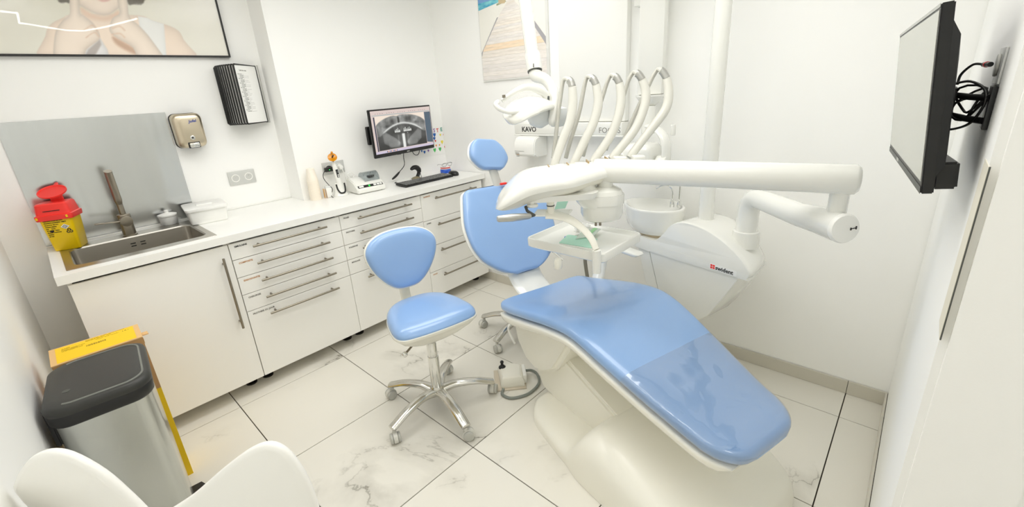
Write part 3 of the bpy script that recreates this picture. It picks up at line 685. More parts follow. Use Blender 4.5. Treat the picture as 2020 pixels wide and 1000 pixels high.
# x-ray picture
def opg(u, v):
    n1 = vnoise(u * 9, v * 7, 1); n2 = vnoise(u * 26, v * 6, 2, 3); n3 = vnoise(u * 40, v * 3, 3, 2)
    top = .60 + .40 * np.sqrt(np.clip(1 - ((u - .5) / .53) ** 2, 0, 1)) - .03 * np.exp(-((u - .42) / .05) ** 2)
    g = .20 + .12 * n1
    arc = .40 + .335 * np.sin(np.pi * np.clip((u - .06) / .90, 0, 1)) ** .8
    up = sstep(0, .03, v - arc)
    g = g * (1 - up) + up * (.30 + .55 * (n1 * .8 + n2 * .5 - .22))
    for cx_, cy_, r in ((.30, .82, .08), (.66, .86, .09), (.80, .72, .05), (.2, .68, .05)): g -= .22 * np.exp(-(((u - cx_) / r) ** 2 + ((v - cy_) / (r * .9)) ** 2)) * up
    g -= .5 * np.exp(-((u - .445) / .018) ** 2) * sstep(.70, .78, v) * sstep(.98, .9, v)
    band = np.exp(-((v - arc - .005) / .030) ** 2) * sstep(.05, .18, u) * sstep(.97, .88, u); g = g * (1 - .75 * band) + .78 * band
    # jaw
    jaw = .16 + .24 * np.abs((u - .5) / .42) ** 1.5
    for sgn in (-1, 1):
        x = .5 + sgn * (u - .5)
        ram = sdf(u, v, [(.5 + sgn * (a_ - .5), b_) for a_, b_ in ((.12, .20), (.11, .44), (.17, .50), (.34, .30), (.42, .16), (.40, .04), (.24, .06))])
        g += .22 * sstep(.02, -.03, ram) + .10 * np.exp(-(ram / .012) ** 2)
    low = sstep(.30, .10, v) * (np.abs(u - .5) > .30); g -= .10 * low
    g -= .10 * np.exp(-(((np.abs(u - .5) - .17) / .1) ** 2 + ((v - .48) / .08) ** 2))
    col_ = np.exp(-((u - .508) / .036) ** 4) * sstep(.46, .40, v); g = np.maximum(g, .93 * col_)
    rt = np.exp(-((np.abs(u - .508) - .09) / .045) ** 2) * sstep(.44, .36, v) * sstep(.04, .12, v); g += rt * (.18 + .3 * (n3 - .4))
    rt2 = np.exp(-((u - .5) / .19) ** 4) * sstep(.44, .56, v) * sstep(.74, .6, v); g += rt2 * .45 * (n3 - .28)
    cen_n = np.linspace(.355, .44, 4).tolist() + np.linspace(.535, .675, 6).tolist()
    for k, c in enumerate(cen_n):
        h = .555 + .025 * ((k * 7) % 3); d = np.maximum(np.abs(u - c) - .0105 * np.where(v > .53, .55, 1.), np.maximum(v - h, .475 - v)); g = np.maximum(g, .97 * sstep(.004, -.004, d))
    g = np.maximum(g, .85 * np.exp(-(((u - .60) / .014) ** 2 + ((v - .425) / .014) ** 2)))
    g = np.clip(g, .07, .97)
    rgb = np.stack([g * 238, g * 240, g * 236], 1)
    out = sstep(-.015, .02, v - top)[:, None]
    return rgb * (1 - out) + np.array([226, 212, 197.]) * out
XU = lambda u, v: (.055 + u * .825, .07 + v * .80)
x00, x10, x01 = sp(*XU(0, 0), .0012), sp(*XU(1, 0), .0012), sp(*XU(0, 1), .0012)
colour_print('xray_image', x00, x10 - x00, x01 - x00, 150, 96, opg, t, emit=.8)
for k in range(26): spoly([(.03 + .036 * k, .925), (.045 + .036 * k, .925), (.045 + .036 * k, .935), (.03 + .036 * k, .935)], em('screen_icon', (120, 108, 112)), .0009, 'toolbar_icon') if k % 5 else None
for k in range(9): spoly([(.17 + .02 * k, .012), (.183 + .02 * k, .012), (.183 + .02 * k, .04), (.17 + .02 * k, .04)], em('taskbar_' + 'abc'[k % 3], [(40, 40, 60), (230, 150, 60), (90, 100, 130)][k % 3]), .0009, 'taskbar_icon')
text(None, 'acer', .016, mp(mw * .5, .008, .0006), mr, (0, 0, 1), M_alu, t, 'logo', bold=.0006)
for k in range(3): B().cyl(mp(mw * .40 - .012 * k, .0, -.008), mp(mw * .40 - .012 * k, -.004, -.008), .003, n=8).build('button', M_black, t)
# wall arm
wa = t
B().bx((1.665, YR - .03, 1.225), (1.745, YR - .0005, 1.355), .006).build('wall_box', M_black, wa)
B().box((1.70, YR - .0315, 1.28), (.012, .004, .012)).build('bracket_hole', M_dgrey, wa, smooth=False)
pm = mp(mw / 2, mh / 2, -.047)
B().tube([V(1.72, YR - .028, 1.3), V(1.78, YR - .05, 1.3), pm + V(-.04, .03, 0), pm], [.016, .016, .016, .02], 12).build('arm', M_black, wa)
# monitor cables
o = B().tube(cr([mp(mw * .5, .03, -.03), mp(mw * .49, -.03, -.04), mp(mw * .47, -.09, -.03), (1.868, YR - .06, 1.0), (1.835, YR - .05, .97), (1.80, YR - .045, .95)], 8), [.0028] * 24 + [.0028 + .006 * math.sin(PI * k / 16) ** .5 for k in range(17)], 8).build('monitor_cable', M_black, loc=(1.85, .38, 1.0)); tag(o, 'black monitor cable with thick adapter block hanging down to the worktop', 'cable')
o = B().tube(cr([mp(mw * .62, .02, -.03), mp(mw * .66, -.025, -.03), mp(mw * .72, -.035, -.03), mp(mw * .76, -.01, -.03), mp(mw * .76, .04, -.035)], 8), .0028, 8).build('cable_loop', M_black, loc=(2.02, .36, 1.12)); tag(o, 'short black cable loop just under the monitor edge', 'cable')
o = B().tube(cr([(1.815, YR - .075, .9285), (1.79, .36, .9285), (1.80, .335, .9285), (1.83, .33, .9285), (1.86, .33, .929), (1.89, .325, .929), (1.93, .31, .929), (1.955, .262, .929)], 7), .0024, 8).build('keyboard_cable', M_black, loc=(1.87, .36, .94)); tag(o, 'thin black cable lying on the worktop left of the keyboard', 'cable')
# keyboard
KB0 = V(1.735, .20, SZ); 
kr = V(2.165 - 1.72, .178 - .175, 0); kr /= np.linalg.norm(kr); kn = V(-kr[1], kr[0], 0)
t = thing('keyboard', 'dark grey computer keyboard under the monitor', 'keyboard', V(1.945, .18, SZ), math.atan2(kr[1], kr[0]))
Kc = V(1.945, .18, SZ)
B().loft([[Kc + kr * x + kn * y + V(0, 0, z + (.006 * (y + .065) / .13)) for x, y in ((-.222, -.064), (.222, -.064), (.222, .064), (-.222, .064))] for z in (.001, .0125, .0145)]).build('case', M_black, t, smooth=False)
kb = B()
for r_ in range(5):
    for c_ in range(20):
        if r_ == 0 and 3 < c_ < 9: continue
        p = Kc + kr * (-.205 + c_ * .0215) + kn * (-.048 + r_ * .0225) + V(0, 0, .0185 + .001 * r_)
        kb.box(p, (.0185, .0185, .006), .0015, 1, rz=math.atan2(kr[1], kr[0]))
M_key = mat('key_grey', (104, 105, 104), .35)
o = kb.build('keys', M_key, t, smooth=False); o['kind'] = 'stuff'
B().box(Kc + kn * -.048 + kr * -.075 + V(0, 0, .0185), (.1, .0185, .006), .0015, 1, rz=math.atan2(kr[1], kr[0])).build('space_bar', M_key, t, smooth=False)
# mouse
mc2 = V(2.213, .165, SZ)
t = thing('mouse', 'black computer mouse at the right end of the keyboard', 'mouse', mc2)
B().loft([[mc2 + V(.032 * f_ * math.cos(a) * (1 - .12 * math.sin(a)), .052 * f_ * math.sin(a), z) for a in np.linspace(0, 2 * PI, 25)[:-1]] for f_, z in ((.92, .001), (1, .006), (.99, .014), (.9, .025), (.65, .033), (.3, .036))]).build('body', M_black, t)
B().cyl(mc2 + V(-.003, .028, .031), mc2 + V(.003, .028, .031), .006, n=12).build('wheel', M_dgrey, t)
# hooked black scanner stand
sc0 = V(1.985, .35, SZ)
t = thing('barcode_scanner', 'black hooked handheld scanner standing behind the keyboard', 'scanner', sc0)
B().lathe([(.001, .0005), (.038, .0005), (.04, .004), (.03, .012), (.014, .018), (.001, .02)], sc0, 26).build('foot', mat('bronze_clear_base', (150, 140, 112), .25, alpha=.9), t)
B().tube(cr([sc0 + V(.012, .0, .014), sc0 + V(.03, .004, .035), sc0 + V(.036, .002, .058)], 6), [(.016, .012)] * 13, 12).build('neck', M_black, t)
hd = [sc0 + V(.036, .002, .045), sc0 + V(.030, .0, .07), sc0 + V(.008, -.006, .088), sc0 + V(-.022, -.014, .092), sc0 + V(-.048, -.020, .084)]
B().tube(cr(hd, 6), [(.015 + .011 * math.sin(PI * k / 24), .010 + .008 * math.sin(PI * k / 24)) for k in range(25)], 14, flat=(0, 0, 1)).build('head', M_black, t)
B().tube(cr([sc0 + V(.0, -.018, .08), sc0 + V(.012, -.04, .05), sc0 + V(.0, -.07, .02), sc0 + V(-.01, -.085, .008)], 6), .002, 8).build('cord', M_black, t)
# blue jar with the spectacles lying on it
jc = V(2.275, .335, SZ)
t = thing('blue_jar', 'low round jar of blue liquid with white labelled lid', 'jar', jc)
B().lathe([(.001, .0005), (.042, .0005), (.045, .004), (.045, .024), (.042, .03), (.001, .03)], jc, 30).build('jar', mat('blue_liquid_glass', (28, 84, 196), .08, coat=.5), t)
B().lathe([(.001, .0302), (.038, .0302), (.04, .033), (.04, .052), (.038, .055), (.001, .055)], jc, 30).build('lid', mat('frosted_white_lid', (236, 236, 238), .3), t)
B().lathe([(.0402, .037), (.0406, .037), (.0406, .048), (.0402, .048)], jc, 30).build('red_band', mat('pink_red_print', (214, 96, 92), .5), t)
t = thing('spectacles', 'thin dark framed spectacles resting on the blue jar', 'glasses', jc + V(0, 0, .056))
gz = jc[2] + .0575
gl = B()
def lens(cx_): return [jc + V(cx_ + .024 * math.cos(a), -.030 + .004 * math.cos(2 * a), .0715 + .016 * math.sin(a) - (.004 if math.sin(a) > 0 else 0)) for a in np.linspace(0, 2 * PI, 21)[:-1]]
for cx_ in (-.03, .028): gl.tube(lens(cx_), .0012, 6, closed=True)
gl.tube(cr([jc + V(-.007, -.03, .075), jc + V(-.001, -.032, .079), jc + V(.005, -.03, .075)], 5), .0012, 6)
gl.build('frame', M_dgrey, t)
for s in (-1, 1):
    B().tube(cr([jc + V(s * .054, -.03, .075), jc + V(s * .056, -.02, .075), jc + V(s * .05, .03, .072), jc + V(s * .03, .06, .062), jc + V(s * .028, .065, .0575)], 6), .0011, 6).build('temple', M_dgrey, t)
for cx_ in (-.03, .028): B().prism(lens(cx_), (0, .0008, 0)).build('lens', mat('lens_glass', (236, 238, 236), .05, alpha=.12), t, smooth=False)
# child's drawing taped to the back wall beside the monitor
dx_ = X2 - .0006
t = thing('child_drawing', 'white paper with coloured hearts and letters taped up beside the monitor', 'drawing', (dx_, .32, 1.18))
dy0, dy1, dz0, dz1 = .435, .385, 1.06, 1.29
# the sheet hangs on the monitor wall, its right part past the corner is on the same sheet
DXa, DXb = 2.09, 2.383; DY = YR - .0008
B().prism([V(DXa, DY, 1.063), V(DXb, DY, 1.063), V(DXb, DY, 1.285), V(DXa, DY, 1.285)], (0, -.0006, 0)).build('sheet', M_paper, t, smooth=False)
def dpx(u, v): p = at(u, v, 1, DY - .001); return V(p[0], DY - .0008, p[2])
for ch, u, v, c in (('S', 856, 261, (130, 80, 170)), ('T', 862, 261, (220, 70, 60)), ('E', 870, 259, (40, 150, 130))):
    text(None, ch, .042, dpx(u - 1, v), (1, 0, .04), (0, 0, 1), mat('crayon_' + ch.lower(), c, .8), t, 'letter', bold=.001)
hcol = dict(y=(240, 222, 80), r=(214, 60, 56), b=(40, 100, 180), g=(80, 190, 100), o=(240, 150, 60), p=(150, 110, 190))
def heart(u, v, r, c):
    p0 = dpx(u, v); pts = []
    for a in np.linspace(0, 2 * PI, 19)[:-1]:
        pts.append(p0 + V(r * 16 * math.sin(a) ** 3 / 17, 0, r * 1.5 * (13 * math.cos(a) - 5 * math.cos(2 * a) - 2 * math.cos(3 * a) - math.cos(4 * a)) / 17))
    B().prism(pts, (0, -.0005, 0)).build('heart', mat('crayon_' + {'y': 'yellow', 'r': 'red', 'b': 'blue', 'g': 'green', 'o': 'orange', 'p': 'purple'}[c], hcol[c], .8), t, smooth=False)
for u, v, r, c in ((868.5, 266, .009, 'y'), (876, 266, .011, 'r'), (857, 266, .015, 'b'), (857, 273, .012, 'b'), (859, 278, .008, 'r'), (872, 280, .014, 'y'), (860.5, 287, .008, 'o'), (867, 286, .007, 'o'), (878, 290, .010, 'r'), (857.5, 296, .015, 'g'), (868, 294, .015, 'g'), (845, 297, .009, 'p'), (837.5, 300, .011, 'b'), (832, 298, .008, 'b')):
    heart(u, v, r, c)

# ================================================================== PICTURES
# large framed photograph over the sink (flat print behind glass)
t = thing('portrait_picture', 'large black framed glazed photo of a person touching their cheeks', 'picture', (.35, YL, 1.84))
py = YL - .02
PX0, PX1, PZ0, PZ1 = X0 + .002, .957, 1.836, 2.46
fr = B()
fw = .009
fr.bx((PX0, py - .006, PZ0), (PX1, YL - .001, PZ0 + fw)).bx((PX0, py - .006, PZ1 - fw), (PX1, YL - .001, PZ1)).bx((PX1 - fw, py - .006, PZ0 + fw), (PX1, YL - .001, PZ1 - fw)).bx((PX0, py - .006, PZ0 + fw), (PX0 + fw, YL - .001, PZ1 - fw))
fr.build('frame', M_black, t, smooth=False)
M_pbg = mat('print_backdrop', (228, 225, 212), .6)
pr = B().bx((PX0 + fw, py, PZ0 + fw), (PX1 - fw, py + .004, PZ1 - fw)).build('print', M_pbg, t, smooth=False)
_sm = lambda pts: [tuple(p) for p in cr(pts, 4, True)]
BODY = _sm([(92, 130), (90, 70), (100, 48), (122, 36), (150, 28), (270, 30), (300, 40), (345, 56), (362, 78), (374, 130)])
FACE = _sm([(150, -60), (152, 0), (164, 14), (190, 27), (212, 29), (228, 20), (240, 4), (246, -60)])
H1 = _sm([(138, -60), (137, 2), (137, 28), (122, 42), (108, 70), (110, 130), (160, 130), (170, 98), (196, 78), (194, 62), (182, 44), (164, 30), (157, 20), (156, -60)])
H2 = _sm([(226, -60), (232, 4), (236, 26), (222, 36), (216, 60), (232, 76), (262, 94), (280, 130), (330, 130), (300, 80), (276, 52), (256, 34), (252, 10), (244, -60)])
def portrait(a_, b_):
    X = PX0 + fw + a_ * (PX1 - PX0 - 2 * fw); Zz = PZ0 + fw + b_ * GH
    q = np.stack([X - CP[0], np.full_like(X, py - CP[1]), Zz - CP[2]], 0); c = CR @ q; u = CF * c[0] / c[2] + CX; v = CF * c[1] / c[2] + CY
    bgv = np.clip(.5 + .5 * np.sin((u - 60) / 75.) * sstep(80, -20, v), 0, 1)
    rgb = np.array([247, 245, 238.])[None] - bgv[:, None] * np.array([24, 25, 34.])
    rgb = rgb + sstep(300, 440, u)[:, None] * np.array([6, 6, 8.])
    def lay(rgb, d, col, soft=1.2, shade=0., w=7.):
        m = sstep(soft, -soft, d)[:, None]; cc = np.array(col, float)[None] * (1 - shade * np.exp(-np.clip(-d, 0, None) / w))[:, None]
        return rgb * (1 - m) + cc * m
    nz = vnoise(u / 30., v / 30., 5, 3)[:, None] * 14 - 7
    for hp in ([(105, -60), (112, -2), (130, 5), (154, -2), (154, -60)], [(238, -60), (250, 3), (268, 8), (286, 0), (288, -60)]):
        d = sdf(u, v, _sm(hp)) + 4 * (vnoise(u / 5., v / 5., 8, 3) - .5); rgb = lay(rgb, d, (112, 106, 96), 2)
    rgb = lay(rgb, sdf(u, v, BODY), (249, 231, 215), 1.2, .10, 9)
    top1 = sdf(u, v, [(130, 33), (104, 130), (166, 130), (166, 30)]); top2 = sdf(u, v, [(286, 34), (323, 44), (330, 130), (286, 130), (272, 32)]); b0 = sdf(u, v, BODY)
    rgb = lay(rgb, np.maximum(top2, b0), (243, 243, 241), 1.2, .05, 4); rgb = lay(rgb, np.maximum(top1, b0), (246, 236, 226), 1.2)
    rgb = lay(rgb, sdf(u, v, [(160, 130), (170, 98), (198, 76), (212, 98), (220, 130)]), (240, 238, 238), 2, .1, 5)
    rgb = lay(rgb, sdf(u, v, [(164, 118), (174, 98), (197, 78), (200, 88), (186, 112)]), (188, 180, 176), 2.5)
    d = sdf(u, v, _sm([(160, 14), (190, 31), (212, 33), (232, 20), (236, 30), (214, 40), (186, 38), (162, 28)])); rgb = lay(rgb, d, (232, 204, 184), 6)
    rgb = lay(rgb, sdf(u, v, FACE), (251, 235, 221), 1.2, .16, 6)
    rgb = lay(rgb, sdf(u, v, _sm([(186, -6), (200, 3), (214, 2), (224, -6), (206, -12)])), (232, 190, 184), 2)
    rgb = lay(rgb, sdf(u, v, _sm([(222, 72), (246, 84), (270, 99), (276, 110), (250, 100), (228, 86)])), (206, 172, 148), 4)
    rgb = lay(rgb, sdf(u, v, H1), (251, 236, 222), 1.2, .16, 6); rgb = lay(rgb, sdf(u, v, H2), (251, 236, 222), 1.2, .16, 6)
    for pts in (((166, 60), (182, 50), (192, 62)), ((170, 74), (186, 64), (195, 72)), ((222, 56), (236, 52), (246, 60)), ((220, 68), (236, 66), (246, 74))):
        d = np.minimum.reduce([np.hypot(u - p[0], v - p[1]) for p in cr(pts, 8)]); rgb = lay(rgb, d - 1.0, (228, 198, 176), 2)
    return np.clip(rgb * 1.015 + nz * .4, 0, 255)
GH = .36
colour_print('print_image', V(PX0 + fw, py - .0003, PZ0 + fw), V(PX1 - PX0 - 2 * fw, 0, 0), V(0, 0, GH), 300, 84, portrait, pr)
B().bx((PX0 + fw, py - .0045, PZ0 + fw), (PX1 - fw, py - .003, PZ1 - fw)).build('glazing', film('picture_glazing', .42, .01, (1, 1, 1), cap=.04), t, smooth=False)
# jetty poster on the back wall
t = thing('jetty_poster', 'poster of a wooden jetty leading to a turquoise beach, on the back wall', 'picture', (X2, -.42, 1.6))
qx = X2 - .012
PY0, PY1 = at(953.6, 162, 0, qx)[1], at(1084, 151, 0, qx)[1]; zq0 = at(953.6, 162, 0, qx)[2]; zq1 = 2.36
B().bx((qx, PY1, zq0), (X2 - .0005, PY0, zq1), .001).build('panel', mat('pale_panel_edge', (222, 222, 218), .5), t, smooth=False)
W_ = PY0 - PY1; Hh = zq1 - zq0
def jp(u, v, k): return V(qx - .0003 * k, PY0 - u * W_, zq0 + v * Hh)
def jpoly(pts, mt, k, name): return B().prism([jp(u, v, k) for u, v in pts], (-.0002, 0, 0)).build(name, mt, t, smooth=False)
I_ = .012
def jm(u, v): p = at(u, v, 0, qx); return ((PY0 - p[1]) / W_, (p[2] - zq0) / Hh)
e0 = I_; e1 = 1 - .03
jpoly([(e0, .012), (e1, .012), (e1, .985), (e0, .985)], mat('print_sand', (238, 236, 228), .5), 1, 'print_sand')
_, vs1 = jm(942, 8); _, vs2 = jm(943, 22)
jpoly([(e0, vs1), (e1, vs1 + .005), (e1, .985), (e0, .985)], mat('print_sky', (120, 160, 210), .5), 2, 'print_sky')
M_sea = noise_mix(mat('print_sea', (70, 176, 200), .5), [(.35, (60, 160, 196)), (.65, (140, 214, 218))], 14, 3, (1, 1, 3))
jpoly([(e0, vs2), (.55, vs1 - .01), (e1, vs1 - .02), (e1, vs1 + .004), (e0, vs1)], M_sea, 3, 'print_sea')
jpoly([(.3, vs2 + .005), (.45, vs2 + .02), (.42, vs2 + .03), (.3, vs2 + .02)], mat('print_weed', (150, 160, 130), .5), 3, 'print_weed')
# jetty boards
Lb = [jm(951, 106), jm(983, 34), jm(1002, 0)]; Rb = [jm(1078, 82), jm(1050, 45), jm(1014, 0)]
vtop = min(.97, Lb[2][1] + .02)
def edge_l(v):
    if v < Lb[0][1]: return e0
    return float(np.interp(v, [Lb[0][1], Lb[1][1], Lb[2][1]], [Lb[0][0], Lb[1][0], Lb[2][0]]))
def edge_r(v):
    if v < Rb[0][1]: return e1
    return float(np.interp(v, [Rb[0][1], Rb[1][1], Rb[2][1]], [min(Rb[0][0], e1), Rb[1][0], Rb[2][0]]))
random.seed(11)
v = .014; st = .036; k = 0
bc_ = [(238, 231, 223), (232, 224, 215), (241, 232, 221), (230, 225, 221), (243, 220, 192), (236, 230, 224)]
bm_ = [noise_mix(mat('print_board_%s' % 'abcdef'[i], c, .5), [(.3, tuple(x - 9 for x in c)), (.7, tuple(min(255, x + 7) for x in c))], 16, 4, (1, 1, 8)) for i, c in enumerate(bc_)]
while v < vtop - .004:
    v2 = min(v + st, vtop); f = B()
    mt_ = bm_[4] if k in (8, 9) else bm_[random.choice([0, 1, 2, 3, 5])]
    jpoly([(edge_l(v), v), (edge_r(v), v), (edge_r(v2 - .002), v2 - .002), (edge_l(v2 - .002), v2 - .002)], mt_, 4, 'print_board')
    v = v2; st *= .965; k += 1
M_rail = mat('print_rail', (166, 164, 168), .5)
jpoly([(e0, Lb[0][1] - .03), (edge_l(Lb[0][1] + .01) + .02, Lb[0][1] + .03), Lb[1], (Lb[1][0] - .02, Lb[1][1]), (e0, Lb[0][1] + .005)], M_rail, 5, 'print_rail')
jpoly([(e1, Rb[0][1] - .02), Rb[1], (Rb[1][0] + .03, Rb[1][1] + .015), (e1, Rb[0][1] + .04)], M_rail, 5, 'print_rail')
jpoly([jm(983, 0), jm(984, 8), jm(996, 6), jm(998, 0)], mat('print_hut', (206, 186, 150), .5), 5, 'print_hut')

# ================================================================== OPERATOR STOOL
M_alus = mat('polished_alu', (214, 212, 206), 0.16, 1.)
def star_base(t, c, ang0, n=5, R_=.285):
    for k in range(n):
        a = ang0[k] if not np.isscalar(ang0) else ang0 + k * 2 * PI / n
        d = V(math.cos(a), math.sin(a), 0)
        pts = cr([c + d * .03 + V(0, 0, .105), c + d * .1 + V(0, 0, .118), c + d * .2 + V(0, 0, .106), c + d * (R_ - .01) + V(0, 0, .082), c + d * (R_ + .012) + V(0, 0, .076)], 5)
        ww = np.interp(np.linspace(0, 1, len(pts)), [0, .2, .8, .95, 1], [.03, .0255, .024, .023, .014]); hh = np.interp(np.linspace(0, 1, len(pts)), [0, .5, .95, 1], [.022, .015, .012, .007])
        lg = B().tube(pts, list(zip(ww, hh)), 14, flat=(0, 0, 1)).build('base_arm', M_alus, t)
        cc = c + d * R_; s_ = V(-d[1], d[0], 0)
        cs = B().cyl(cc + V(0, 0, .05), cc + V(0, 0, .078), .009, n=12)
        fw_ = V(math.cos(a + 1.1), math.sin(a + 1.1), 0); sd = V(-fw_[1], fw_[0], 0); wc = cc + fw_ * .012 + V(0, 0, .0255)
        # hood over the twin wheels
        hood = [[wc + sd * w_ + fw_ * (r_ * math.cos(q)) + V(0, 0, r_ * math.sin(q)) for q in np.linspace(-.35, PI + .35, 14)] + [wc + sd * w_ + fw_ * (-.02) + V(0, 0, -.012), wc + sd * w_ + fw_ * .02 + V(0, 0, -.012)] for w_, r_ in ((-.010, .027), (-.009, .029), (.009, .029), (.010, .027))]
        cs.loft(hood); cs.build('castor', mat('castor_grey', (214, 213, 206), .4), t)
        for q in (-1, 1): B().cyl(wc + sd * q * .0105, wc + sd * q * .024, .025, n=22, bev=.004).build('castor_wheel', M_grey, t)
    b = B().lathe([(.001, .088), (.034, .088), (.038, .095), (.038, .118), (.032, .13), (.029, .135), (.001, .135)], c, 26); b.build('hub', M_alus, t)

def pad(stn, e=.55, n=36):
    """cushion: stn = list of (centre, lateral, normal, half width, up, down, dish)"""
    rings = []
    for c, l, nn, hw, u, dn, dish in stn:
        r = []
        for k in range(n):
            a = 2 * PI * k / n; cx_, sy_ = math.cos(a), math.sin(a)
            x = hw * math.copysign(abs(cx_) ** e, cx_); y = (u if sy_ > 0 else dn) * math.copysign(abs(sy_) ** e, sy_)
            if sy_ > 0: y -= dish * (1 - (x / max(hw, 1e-4)) ** 2) * (abs(sy_) ** e)
            r.append(c + l * x + nn * y)
        rings.append(r)
    return B().loft(rings)
def outline_pad(pts, F0, ex_, ey_, en, layers):
    """cushion grown from a plan outline: pts (x, y); layers (scale inset, height) from bottom to top"""
    P = [np.array(p, float) for p in pts]; n = len(P); cen = sum(P) / n; rings = []
    # inset along outline normals
    N_ = []
    for i in range(n):
        tg = P[(i + 1) % n] - P[i - 1]; nn = V(tg[1], -tg[0]); nn /= np.linalg.norm(nn)
        if nn @ (P[i] - cen) < 0: nn = -nn
        N_.append(nn)
    for ins, h in layers:
        if ins >= 0.9: q = [cen + (p - cen) * (1 - ins + .9 - .9) * 0 + (p - cen) * .02 for p in P]
        elif ins > .045: 
            sc = 1 - ins / .16; q = [cen + (p - cen) * max(sc, .02) for p in P]
        else: q = [p - nn * ins for p, nn in zip(P, N_)]
        hh = h if callable(h) else (lambda x, y, h=h: h)
        rings.append([F0 + ex_ * p[0] + ey_ * p[1] + en * hh(p[0], p[1]) for p in q])
    return B().loft(rings)

def make_stool(c, a0, fdir, label):
    t = thing('operator_stool', label, 'stool', c)
    star_base(t, c, a0)
    B().cyl(c + V(0, 0, .10), c + V(0, 0, .31), .0275, n=24, bev=.002).build('lower_sleeve', M_chrome, t)
    B().cyl(c + V(0, 0, .31), c + V(0, 0, .39), .0245, n=24, bev=.002).build('middle_sleeve', M_chrome, t)
    B().cyl(c + V(0, 0, .39), c + V(0, 0, .46), .0215, n=24).build('gas_column', M_chrome, t)
    f = V(*fdir, 0); f /= np.linalg.norm(f); l = V(-f[1], f[0], 0); zu = V(0, 0, 1)
    ol = cr([(p[0] * .96, p[1] * .97) for p in [(0, -.19), (.085, -.178), (.15, -.13), (.188, -.05), (.205, .04), (.21, .115), (.192, .16), (.14, .18), (0, .188), (-.14, .18), (-.192, .16), (-.21, .115), (-.205, .04), (-.188, -.05), (-.15, -.13), (-.085, -.178)]], 4, True)
    SC_ = c + V(0, 0, .522) - f * .01
    crown = lambda h: (lambda x, y: h - .9 * max(0, y - .1) ** 2 * 2)
    outline_pad(ol, SC_, l, f, zu, [(.035, .0), (.004, .004), (0, .016), (.002, crown(.03)), (.012, crown(.044)), (.03, crown(.053)), (.075, crown(.058)), (.12, crown(.059)), (.95, crown(.06))]).build('seat', M_blue, t, ang=60)
    ol2 = [(p[0] * 1.012, p[1] * 1.012) for p in ol]
    outline_pad(ol2, SC_, l, f, zu, [(.12, -.1), (.095, -.098), (.062, -.072), (.034, -.036), (.012, -.012), (0, .0), (0, .01), (.004, .012)]).build('seat_shell', M_cream, t, ang=60)
    B().tube([SC_ - zu * .08, SC_ - zu * .1], [(.05, .06), (.03, .03)], 20).build('seat_mount', M_cream, t)
    lv = [SC_ - zu * .07 - l * .03, SC_ - zu * .09 - l * .08 + f * .03, SC_ - zu * .112 - l * .155 + f * .07]
    B().tube(lv, .0055, 10).build('height_lever', M_satin, t)
    q = lv[-1]; B().lathe([(.001, -.0135), (.008, -.011), (.0125, -.005), (.0135, 0), (.0125, .005), (.008, .011), (.001, .0135)], q, 18).build('lever_ball', M_chrome, t)
    # back bracket
    br_ = [SC_ - f * .1 - zu * .05, SC_ - f * .2 - zu * .045, SC_ - f * .262 - zu * .01, SC_ - f * .275 + zu * .06, SC_ - f * .272 + zu * .2]
    B().tube(cr(br_, 6), [(.028, .011)] * 25, 14, flat=(0, 0, -1)).build('back_bracket', M_cream, t)
    # backrest, leaning back a little, wide above and narrow below
    tl = math.radians(10); up = zu * math.cos(tl) - f * math.sin(tl); nf = f * math.cos(tl) + zu * math.sin(tl)
    BC_ = SC_ - f * .245 + zu * .25
    bo = cr([(p[0] * 1.02, p[1] * 1.08) for p in [(0, .128), (.09, .12), (.155, .088), (.180, .04), (.162, -.03), (.115, -.1), (.06, -.143), (0, -.152), (-.06, -.143), (-.115, -.1), (-.162, -.03), (-.180, .04), (-.155, .088), (-.09, .12)]], 4, True)
    cv = lambda h: (lambda x, y: h + .55 * x * x)
    outline_pad(bo, BC_, l, up, nf, [(.03, cv(0)), (.003, cv(.004)), (0, cv(.016)), (.003, cv(.03)), (.014, cv(.041)), (.032, cv(.046)), (.08, cv(.047)), (.12, cv(.047)), (.95, cv(.047))]).build('backrest', M_blue, t, ang=60)
    bo2 = [(p[0] * 1.03, p[1] * 1.03) for p in bo]
    outline_pad(bo2, BC_, l, up, nf, [(.95, cv(-.028)), (.1, cv(-.027)), (.05, cv(-.022)), (.02, cv(-.016)), (0, cv(.002)), (0, cv(.012)), (.004, cv(.016))]).build('back_shell', M_cream, t, ang=60)
    return t
SH = V(1.045, -.93, 0)
make_stool(SH, [math.radians(x) for x in (39, 112, 184, 257, 329)], (-.24, -.97), 'blue wheeled stool with backrest and chrome star base, in front of the drawers')
# second stool: only its base and saddle seat, behind the dental chair
S2 = V(1.885, -.79, 0)
t = thing('saddle_stool', 'mostly hidden wheeled stool behind the dental chair, only castors show', 'stool', S2)
star_base(t, S2, math.radians(113))
B().cyl(S2 + V(0, 0, .10), S2 + V(0, 0, .5), .024, n=22).build('gas_column', M_chrome, t)
B().lathe([(.001, .5), (.10, .5), (.14, .51), (.15, .53), (.145, .55), (.11, .565), (.001, .57)], S2, 30).build('seat', M_blue, t)

